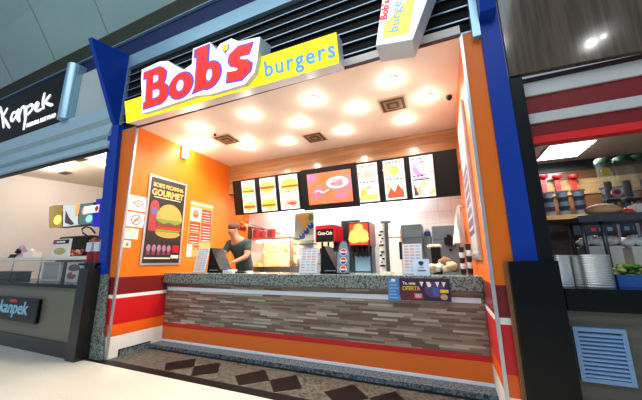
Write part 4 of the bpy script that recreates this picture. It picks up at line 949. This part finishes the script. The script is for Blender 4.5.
# curved light-box with food pictures
Yc = .55
t = thing('curved_menu_lightbox', 'curved lit menu box with food pictures hanging beside the blue column', 'lightbox', at(76, 220, Y=Yc))
cp = [(49, 207, 228), (53, 205.5, 227.5), (62, 205, 226.5), (63, 205, 226.5), (78, 205, 224.5), (79, 205, 224.5), (93, 203, 223.5), (94, 203, 223.5)]
lbm = [lit('food_gold', (150, 124, 52), .6), None, lit('food_white', (214, 222, 224), .5), None, lit('food_teal', (84, 110, 110), .6), None]
dys = [.12, .04, .0, .0, 0, 0, 0.02, .02]
b = MB(); bb = MB()
for i in range(len(cp)-1):
    a_ = at(cp[i][0], cp[i][1], Y=Yc+dys[i]); a2 = at(cp[i][0], cp[i][2], Y=Yc+dys[i]); c_ = at(cp[i+1][0], cp[i+1][1], Y=Yc+dys[i+1]); c2 = at(cp[i+1][0], cp[i+1][2], Y=Yc+dys[i+1])
    m = lbm[0] if i < 2 else lbm[2] if i == 3 else lbm[4] if i == 5 else BLACK
    b.prism([a2, c2, c_, a_], (0, .05, 0), m)
def lb_frame(px0, py0, px1, Y): o_ = at(px0, py0, Y=Y); e_ = at(px1, py0, Y=Y); return F(o_, (1, 0, 0), (0, 0, 1)), e_.x-o_.x
lf, w = lb_frame(55, 226, 62, Yc-.002)
b.fell(lf, .05, .12, .12, .09, 0, .004, lit('gold_bright', (255, 226, 90), 1.6)); b.fell(lf, .08, .3, .1, .06, 0, .004, lit('gold_dark', (150, 110, 40), .8))
lf, w = lb_frame(63, 226, 78, Yc-.002)
b.fpoly(lf, [(0, .3), (w*.35, .14), (w*.75, .02), (w*.55, .0), (w*.1, .06)], 0, .003, lit('food_brown', (70, 44, 30), .6)); b.fpoly(lf, [(w*.6, .4), (w*.9, .4), (w*.9, .2), (w*.7, .12)], 0, .003, lit('food_tan', (220, 160, 90), .9))
lf, w = lb_frame(79, 225, 93, Yc-.002)
b.fell(lf, w*.3, .26, w*.24, .08, 0, .004, lit('food_orange', (220, 150, 90), .9)); b.fell(lf, w*.65, .1, w*.22, .07, 0, .004, lit('food_blue', (130, 190, 220), 1.2)); b.fbox(lf, w*.2, w*1.25, .2, .34, .004, .01, lit('tag_white', (226, 226, 226), .8)); b.fell(lf, w*1.12, .27, .05, .05, .01, .013, PRD)
b.build('lit_pictures', t)
bb.box(at(56, 215, Y=Yc).x, at(94, 215, Y=Yc).x, Yc+.055, Yc+.2, at(76, 225, Y=Yc).z, at(76, 204, Y=Yc).z, BLACK); bb.build('housing', t)
MB().box(at(94.2, 212, Y=Yc).x, at(108, 212, Y=Yc).x, Yc, Yc+.1, at(98, 226, Y=Yc).z, at(98, 199, Y=Yc).z, lit('deep_blue', (20, 20, 170), .5)).build('end_panel', t)['label'] = 'deep blue lit end panel'
# fire extinguisher
Ye = .0
p = at(94, 255, Y=Ye); zt = at(90, 241, Y=Ye).z; zb = at(92, 256, Y=Ye).z
t = thing('fire_extinguisher', 'red fire extinguishers with black hose and pale labels by the blue column', 'fire extinguisher', (p.x, Ye, zb-.10))
t['label'] = 'red fire extinguisher with a looped black hose, left of the pair'
r = (at(93.3, 255, Y=Ye).x-at(86.5, 255, Y=Ye).x)/2
ER = mat('extinguisher_red', (130, 16, 24), .3)
def ext(t, x):
    MB().lathe((x, Ye, zb-.10), [(r, 0), (r, zt-zb+.1), (r*.6, zt-zb+.125), (r*.35, zt-zb+.145)], ER).build('cylinder', t)
    MB().box(x-r*.7, x+r*.7, Ye-r*1.02, Ye-r*.7, zb+.06, zt-.03, pr('ext_label', (200, 214, 230))).build('label', t)
    MB().box(x-.02, x+.06, Ye-.015, Ye+.015, zt+.02, zt+.05, BLACK).build('valve_handle', t)
ext(t, p.x)
hp = [at(px, py, Y=Ye) for px, py in ((92, 238), (88, 236), (83, 233), (82, 229), (86, 226.5), (91, 228), (95, 233))]
MB().tube(hp, .012, BLACK).build('hose', t)
t = thing('fire_extinguisher', 'red fire extinguisher with a plain valve, right of the pair', 'fire extinguisher', (p.x+2.15*r, Ye, zb-.10))
ext(t, p.x+2.15*r)
tag(MB().box(p.x-r*1.3, p.x+r*3.6, Ye-.12, Ye+.12, zb-.13, zb-.10, BLACKG).box(p.x-r*.2, p.x+r*2.5, Ye-.08, Ye+.1, .905, zb-.13, BLACKG).build('extinguisher_stand'), 'black stand carrying the two fire extinguishers on the left counter', 'stand')

# ================================================================== RIGHT SHOP
t = thing('walnut_fascia', 'large glossy dark walnut fascia panel at the top right', 'fascia', (6, -.03, 2.59))
MB().hexa([(4.62, -.035, 2.62), (9, -.035, 2.50), (9, .015, 2.50), (4.62, .015, 2.62), (4.62, -.035, 4.46), (9, -.035, 4.46), (9, .015, 4.46), (4.62, .015, 4.46)], WOOD_D).build('panel', t)
BP = mat('black_post', (8, 12, 14), .3, spec=.3)
struct(MB().box(4.612, 4.70, -.02, .3, 0, 2.615, BP).build('trim_8'))
tag(MB().box(4.42, 4.70, -.1, -.022, 0, 1.17, BLACKG).build('black_slab'), 'waist-high glossy black slab standing right of the orange pier', 'slab')
tag(MB().box(4.395, 4.418, -.06, -.012, 0, 1.17, mat('brown_edge', (120, 84, 56), .4)).build('brown_edge_strip'), 'thin brown edge strip left of the waist-high black slab', 'edge strip')
DR = mat('dark_red_paint', (124, 16, 18), .3)
b = MB()
for z0, z1, y0, m in ((2.455, 2.57, .04, mat('pale_grey_paint', (196, 198, 196), .4)), (2.30, 2.455, .06, DR), (2.22, 2.30, .04, mat('pale_grey_paint', (196, 198, 196), .4)), (2.12, 2.22, .06, DR)): b.box(4.70, 9, y0, .14, z0, z1, m)
b.box(4.70, 9, .062, .14, 2.06, 2.12, mat('fixture_lit_red', (224, 30, 26), .3)); b.box(4.705, 9, .02, .3, 2.575, 2.6, mat('soffit_brown', (50, 24, 22), .5)); struct(b.build('wall_bulkhead'))  # lowest band: the ceiling fixture's light put into a brighter red
struct(MB().box(4.7, 9, .14, 2.1, 2.42, 2.5, mat('grey_ceiling', (176, 168, 160), .6)).build('ceiling'))
YR = 2.0
struct(MB().box(4.44, 9, YR, YR+.1, 0, 2.5, WOOD_B).build('wall_rear'))
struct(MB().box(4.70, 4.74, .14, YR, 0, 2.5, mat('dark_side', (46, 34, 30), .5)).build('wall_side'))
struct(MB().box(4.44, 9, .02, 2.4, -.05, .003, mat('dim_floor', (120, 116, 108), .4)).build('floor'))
# fluorescent panel
q = [at(532.5, 146.5, Z=2.41), at(537, 159, Z=2.41), at(577.5, 155, Z=2.41), at(595, 139, Z=2.41)]
xa, xb = 4.98, q[2].x; ya, yb = q[3].y, q[2].y
xa = at(537, 159, Z=2.41).x
t = thing('fluorescent_fixture', 'bright rectangular fluorescent ceiling fixture under the red bulkhead', 'light', ((xa+xb)/2, (ya+yb)/2, 2.41))
MB().box(xa, xb, ya, yb, 2.40, 2.42, WHITE).build('housing', t)
MB().box(xa+.01, xb-.01, ya+.01, yb-.01, 2.392, 2.40, lit('fixture_white', (236, 246, 255), 7)).build('diffuser', t)
b = MB()
for k in range(1, 5): y = ya+(yb-ya)*k/5; b.box(xa, xb, y-.008, y+.008, 2.385, 2.392, SILV)
for k in range(1, 3): x = xa+(xb-xa)*k/3; b.box(x-.006, x+.006, ya, yb, 2.38, 2.385, SILV)
b.build('louvre_grid', t)
L = bpy.data.lights.new('fluorescent', 'AREA'); L.shape = 'RECTANGLE'; L.size = xb-xa; L.size_y = yb-ya; L.energy = 18; L.color = (.95, .98, 1)
o = bpy.data.objects.new('fluorescent', L); o.location = ((xa+xb)/2, (ya+yb)/2, 2.35); COL.objects.link(o)
# back wall shelving
zsh = at(570, 215, Y=YR-.3).z; ztop = at(560, 166, Y=YR-.02).z
tag(MB().box(4.74, 9, YR-.36, YR, zsh-.05, zsh, WOOD_S).build('wall_shelf'), 'long oak shelf holding the dark cups in the right shop', 'shelf')
zpa = at(560, 181, Y=YR-.01).z; zpb = at(560, 196, Y=YR-.01).z
struct(MB().box(4.74, 9, YR-.02, YR, zpb, zpa, WOOD_S).box(4.74, 9, YR-.02, YR, at(560, 172, Y=YR).z, 2.42, mat('dark_header', (40, 42, 40), .5)).build('trim_9'))
# frames on header
SC = mat('cup_print', (34, 44, 60), .35)
cups = [(550.5, 204, 214), (565.5, 202, 213), (582, 201, 211), (612.5, 199, 210), (630.5, 196, 209)]
for k, (px, py0, py1) in enumerate(cups):
    Yk = YR-.26; a = at(px, 214, Y=Yk); h = .29
    t = thing('cup_stack', 'tall stack of dark printed cups on the oak shelf, '+['leftmost', 'second from the left', 'third from the left', 'fourth, right of the gap', 'rightmost'][k], 'cups', (a.x, Yk, zsh), 'dark cup stacks on the shelf')
    for i in range(5): MB().lathe((a.x, Yk, zsh+i*.055), [(.045, 0), (.056, .045), (.06, .053)], SC if i % 2 else mat('cup_grey', (110, 124, 140), .3), 14).build('cup', t)
    MB().box(a.x-.065, a.x+.065, Yk-.02, Yk+.02, zsh+.28, zsh+.3, mat('lid_dark', (40, 44, 46), .4)).build('rim', t)
# red hooked signs hanging
for k, px in enumerate((543, 557, 573)):
    a = at(px, 177, Y=YR-.1); zt = a.z; zb = at(px, 195, Y=YR-.1).z
    t = thing('hanging_ribbon', 'red wall bracket with a hanging red strip, '+['leftmost of three', 'middle of three', 'rightmost of three'][k], 'ribbon', (a.x, YR-.1, zb), 'red hanging strips')
    MB().lathe((a.x, YR-.1, zt-.02), [(.04, 0), (.055, .02), (.05, .04)], mat('ribbon_cap', (150, 26, 26), .4)).build('cap', t)
    MB().hexa([(a.x-.02, YR-.09, zb), (a.x+.02, YR-.09, zb), (a.x+.02, YR-.08, zb), (a.x-.02, YR-.08, zb), (a.x-.03, YR-.09, zt-.02), (a.x+.03, YR-.09, zt-.02), (a.x+.03, YR-.08, zt-.02), (a.x-.03, YR-.08, zt-.02)], mat('ribbon_red', (214, 40, 34), .4)).build('strip', t)
# drink dispensers with green lids
for k, px in enumerate((603, 622, 640)):
    Yk = 1.3; p = at(px, 165, Y=Yk); zt = at(px, [161, 159, 157][k], Y=Yk).z; zb = at(px+5, [200, 199, 198][k], Y=Yk).z; r = .062
    t = thing('clear_jar', 'clear cylindrical drink jar with a green lid, '+['leftmost with a yellow slice', 'middle of three', 'rightmost of three'][k], 'jar', (p.x, Yk, zb), 'clear drink jars')
    MB().lathe((p.x, Yk, zb), [(r*.9, 0), (r, .02), (r, zt-zb-.03)], GLASS, 20).build('glass', t)
    MB().lathe((p.x, Yk, zt-.03), [(r*1.08, 0), (r*1.08, .04), (r*.8, .055)], mat('lid_green', (22, 62, 38), .5), 20).build('lid', t)
    b = MB().lathe((p.x, Yk, zb+.02), [(r*.5, 0), (r*.5, (zt-zb)*.4)], mat('syrup_dark', (60, 50, 56), .4)); b.build('contents', t)
    if k == 0:
        MB().lathe((p.x-.02, Yk-r-.006, zt-.13), [(.04, 0), (.04, .006)], pr('lemon', (230, 214, 80)), axis='y').build('slice', t)
        MB().lathe((p.x+.03, Yk-r-.006, zb+.06), [(.045, 0), (.045, .006)], pr('pinkish', (230, 190, 200)), axis='y').lathe((p.x+.03, Yk-r-.012, zb+.06), [(.025, 0), (.025, .004)], pr('crimson', (180, 40, 60)), axis='y').build('tag', t)
    tag(MB().box(p.x-.055, p.x+.055, Yk-.055, Yk+.055, zb-.03, zb, mat('dark_header', (40, 42, 40), .5)).box(p.x-.02, p.x+.02, Yk, Yk+.02, zb-.03, zb, BLACK).lathe((p.x, Yk, 1.0), [(.02, 0), (.02, zb-1.03)], STEEL).build('jar_stand'), 'steel jar stand, '+['under the jar with the yellow slice', 'under the middle clear jar', 'under the rightmost clear jar'][k], 'stand', 'jar stands')
# metal over-shelf with bread
Yk = .55
pl = at(578, 221, Y=Yk); zt = at(600, 215.5, Y=Yk).z
t = thing('steel_over_shelf', 'grey steel over-shelf on tube legs above the right counter', 'shelf', (pl.x+.3, Yk, .97))
GM = mat('grey_metal', (74, 77, 82), .35, .5)
MB().box(pl.x, 7, Yk, Yk+.3, zt-.05, zt, GM).box(pl.x, 7, Yk-.01, Yk, zt-.05, zt+.01, GM).build('top', t, bevel=.006)
for x, y in ((pl.x+.03, Yk+.03), (pl.x+.03, Yk+.27), (pl.x+.16, Yk+.03)): MB().tube([(x, y, .97), (x, y, zt-.05)], .016, GM).build('leg', t)
p = at(602, 213, Y=Yk+.12)
tag(MB().blob((p.x, Yk+.10, zt+.055), (.12, .08, .055), mat('bread_crust', (214, 168, 124), .7), .04, 3).build('bread_loaf'), 'round pale bread loaf on the grey steel over-shelf', 'bread')
p = at(622, 212, Y=Yk+.12)
b = MB()
for k in range(6): b.blob((p.x-.05+.02*k, Yk+.12+.01*(k % 2), zt+.03), (.03, .03, .03), mat('salmon_red', (220, 90, 70), .6), .2, k)
tag(b.build('red_food'), 'small heap of salmon red food right of the bread loaf', 'food')
p = at(640, 207, Y=Yk+.12)
t = thing('white_carton', 'white carton with red mark at the right edge of the over-shelf', 'carton', (p.x, Yk+.15, zt)); MB().box(p.x-.045, p.x+.1, Yk+.08, Yk+.2, zt, zt+.09, PWH).build('box', t); MB().box(p.x-.0, p.x+.06, Yk+.076, Yk+.08, zt+.04, zt+.08, PRD).build('mark', t)
# right counter: black front ledge, clutter
zr = .985
t = thing('service_counter', 'black-fronted counter of the right shop with grey panelling below', 'counter', (6, 0, 0))
MB().box(4.745, 8.5, .03, 1.5, .84, zr, BLACKG).build('top', t)
MB().box(4.745, 8.5, .06, .9, .0, .84, m_wood('grey_brown_panel', (.5, 1, 6), [(70, 70, 62), (86, 84, 74), (96, 94, 84)], .35, .1)).build('front_panel', t)
# louvre vent
c0, c1, c2, c3 = at(570, 326, Y=.055), at(630, 327, Y=.055), at(640, 382, Y=.055), at(578, 380, Y=.055)
vx0, vx1, vz0, vz1 = 4.75, 5.02, c2.z-.03, c0.z
LBm = mat('vent_blue', (130, 166, 206), .35, .3)
t = thing('louvre_vent', 'square pale blue louvred vent in the lower right counter front', 'vent', ((vx0+vx1)/2, .05, vz0))
b = MB()
for a_ in ((vx0, vx0+.025, vz0, vz1), (vx1-.025, vx1, vz0, vz1), (vx0+.025, vx1-.025, vz0, vz0+.025), (vx0+.025, vx1-.025, vz1-.025, vz1)): b.box(a_[0], a_[1], .035, .06, a_[2], a_[3], LBm)
b.build('frame', t)
MB().box(vx0+.02, vx1-.02, .056, .0595, vz0+.02, vz1-.02, BLACK).build('backing', t)
n = 11
for k in range(n):
    z = vz0+.03+k*(vz1-vz0-.06)/n; MB().hexa([(vx0+.02, .035, z), (vx1-.02, .035, z), (vx1-.02, .038, z), (vx0+.02, .038, z), (vx0+.02, .052, z+.02), (vx1-.02, .052, z+.02), (vx1-.02, .055, z+.02), (vx0+.02, .055, z+.02)], LBm).build('slat', t)
PST = mat('plate_steel', (226, 226, 222), .28, .85)
# steel plate stacks
def plate_stack(px0, px1, Y, z0, z1, where):
    a = at(px0, 270, Y=Y); c = at(px1, 270, Y=Y); r = (c.x-a.x)/2; xm = (a.x+c.x)/2; n = 14; h = (z1-z0)/n; src = None; TH = ['lowest', 'second', 'third', 'fourth', 'fifth', 'sixth', 'seventh', 'eighth', 'ninth', 'tenth', 'eleventh', 'twelfth', 'thirteenth', 'topmost']
    for i in range(n):
        lab = 'round steel plate in the %s stack, %s' % (where, TH[i]+('' if i in (0, 13) else ' from the bottom'))
        if src is None:
            src = MB().lathe((xm, Y+r, z0), [(r*.985, 0.0005), (r, h*.4), (r, h*.9), (r*.99, h*.98)], PST, 32).build('steel_plate', origin=(xm, Y+r, z0)); tag(src, lab, 'plate', 'steel plates in two stacks')
        else:
            o = src.copy(); COL.objects.link(o); o.location = (xm, Y+r, z0+i*h); o['label'] = lab
plate_stack(549, 576, .12, zr, zr+.225, 'left')
plate_stack(577, 620, .10, zr, zr+.225, 'right')
# blue tray with lettuce
p0, p1 = at(619, 285, Y=.3), at(650, 285, Y=.3); zb_ = zr; ztr = at(632, 275, Y=.3).z
t = thing('salad_tray', 'blue tray filled with chopped green lettuce beside the steel plates', 'tray', (p0.x+.2, .4, zr))
BT = mat('tray_blue', (40, 100, 180), .4); x0, x1, y0, y1 = p0.x, p0.x+.5, .3, .6
MB().box(x0, x1, y0, y1, zr, zr+.01, BT).box(x0, x1, y0, y0+.012, zr+.01, ztr, BT).box(x0, x1, y1-.012, y1, zr+.01, ztr, BT).box(x0, x0+.012, y0+.012, y1-.012, zr+.01, ztr, BT).box(x1-.012, x1, y0+.012, y1-.012, zr+.01, ztr, BT).build('tray', t)
b = MB()
for k in range(95): b.blob((random.uniform(x0+.03, x1-.03), random.uniform(y0+.02, y1-.03), ztr+random.uniform(-.02, .06)), (random.uniform(.02, .04), .025, random.uniform(.01, .02)), [mat('lettuce_a', (120, 160, 60), .6), mat('lettuce_b', (190, 205, 110), .6), mat('lettuce_c', (70, 120, 40), .6)][k % 3], .4, k, 7, 5)
o = b.build('lettuce', t); o['kind'] = 'stuff'
# cream boxes with wrapped food behind
for k, (px0, px1, lab) in enumerate(((585, 622, 'cream tub of wrapped packets behind the right steel plates'), (631, 660, 'cream tub of red and white packets at the right edge'))):
    Yk = .68+.0*k; a = at(px0, 245, Y=Yk); c = at(px1, 245, Y=Yk); zt = at((px0+px1)/2, 246, Y=Yk).z
    t = thing('food_tub', lab, 'tub', ((a.x+c.x)/2, Yk+.1, zr)); TC = mat('tub_cream', (216, 208, 194), .4)
    MB().box(a.x, c.x, Yk, Yk+.22, zr, zt, TC).build('tub', t, bevel=.008)
    b = MB()
    for j in range(12): b.blob((a.x+(c.x-a.x)*(j+.5)/12, Yk+.06+.05*(j % 2), zt+.03+.015*(j % 3)), (.045, .04, .035), [mat('pk_white', (232, 232, 230), .5), mat('pk_red', (200, 60, 50), .5), mat('pk_teal', (60, 140, 140), .5), mat('pk_pink', (224, 170, 170), .5)][(j*3+k) % 4 if j % 2 else 0], .3, j, 8, 6)
    b.build('packets', t)
# dark sign strip under the oak shelf
zz = at(615, 229, Y=YR-.37).z; a = at(590, 229, Y=YR-.37); c = at(627, 229, Y=YR-.37)
b = MB().box(a.x-.2, c.x+.5, YR-.39, YR-.37, zz-.05, zz+.05, mat('strip_dark', (40, 56, 70), .4))
for k in range(9): b.box(a.x+.05*k*1.4, a.x+.05*k*1.4+.04, YR-.394, YR-.39, zz-.02, zz+.02, pr('strip_print', (120, 140, 170)) if k % 3 else PRD)
tag(b.build('price_strip'), 'dark strip with small pale printing under the oak shelf', 'sign strip')

# ================================================================== LIGHT
w = bpy.data.worlds.new('world'); S.world = w; w.use_nodes = True
bg = w.node_tree.nodes['Background']; bg.inputs[0].default_value = (.62, .78, 1, 1); bg.inputs[1].default_value = .42
def area(name, loc, rot, sx, sy, e, c):
    L = bpy.data.lights.new(name, 'AREA'); L.shape = 'RECTANGLE'; L.size = sx; L.size_y = sy; L.energy = e; L.color = c
    o = bpy.data.objects.new(name, L); o.location = loc; o.rotation_euler = rot; COL.objects.link(o); return o
area('mall_skylight', (1.5, -5, 7.2), (math.radians(18), 0, 0), 9, 3.5, 350, (.86, .93, 1))

for px, py, r_, e_ in ((500, 45, .05, 10), (591, 43, .07, 16), (604, 36, .035, 5)):   # mall spotlights mirrored in the walnut panel
    h_ = at(px, py, Y=-.035); d_ = (h_-CAM).normalized(); d_.y = -d_.y
    L = bpy.data.lights.new('mall_spotlight', 'POINT'); L.energy = e_; L.shadow_soft_size = r_; o = bpy.data.objects.new('mall_spotlight', L); o.location = h_+d_*(3.4/-d_.y); COL.objects.link(o)
for o in bpy.data.objects:
    if '_o' in o: del o['_o']
vs_ = S.view_settings
vs_.view_transform = 'Standard'; vs_.look = 'None'; vs_.exposure = 0; vs_.gamma = 1; vs_.use_curve_mapping = False
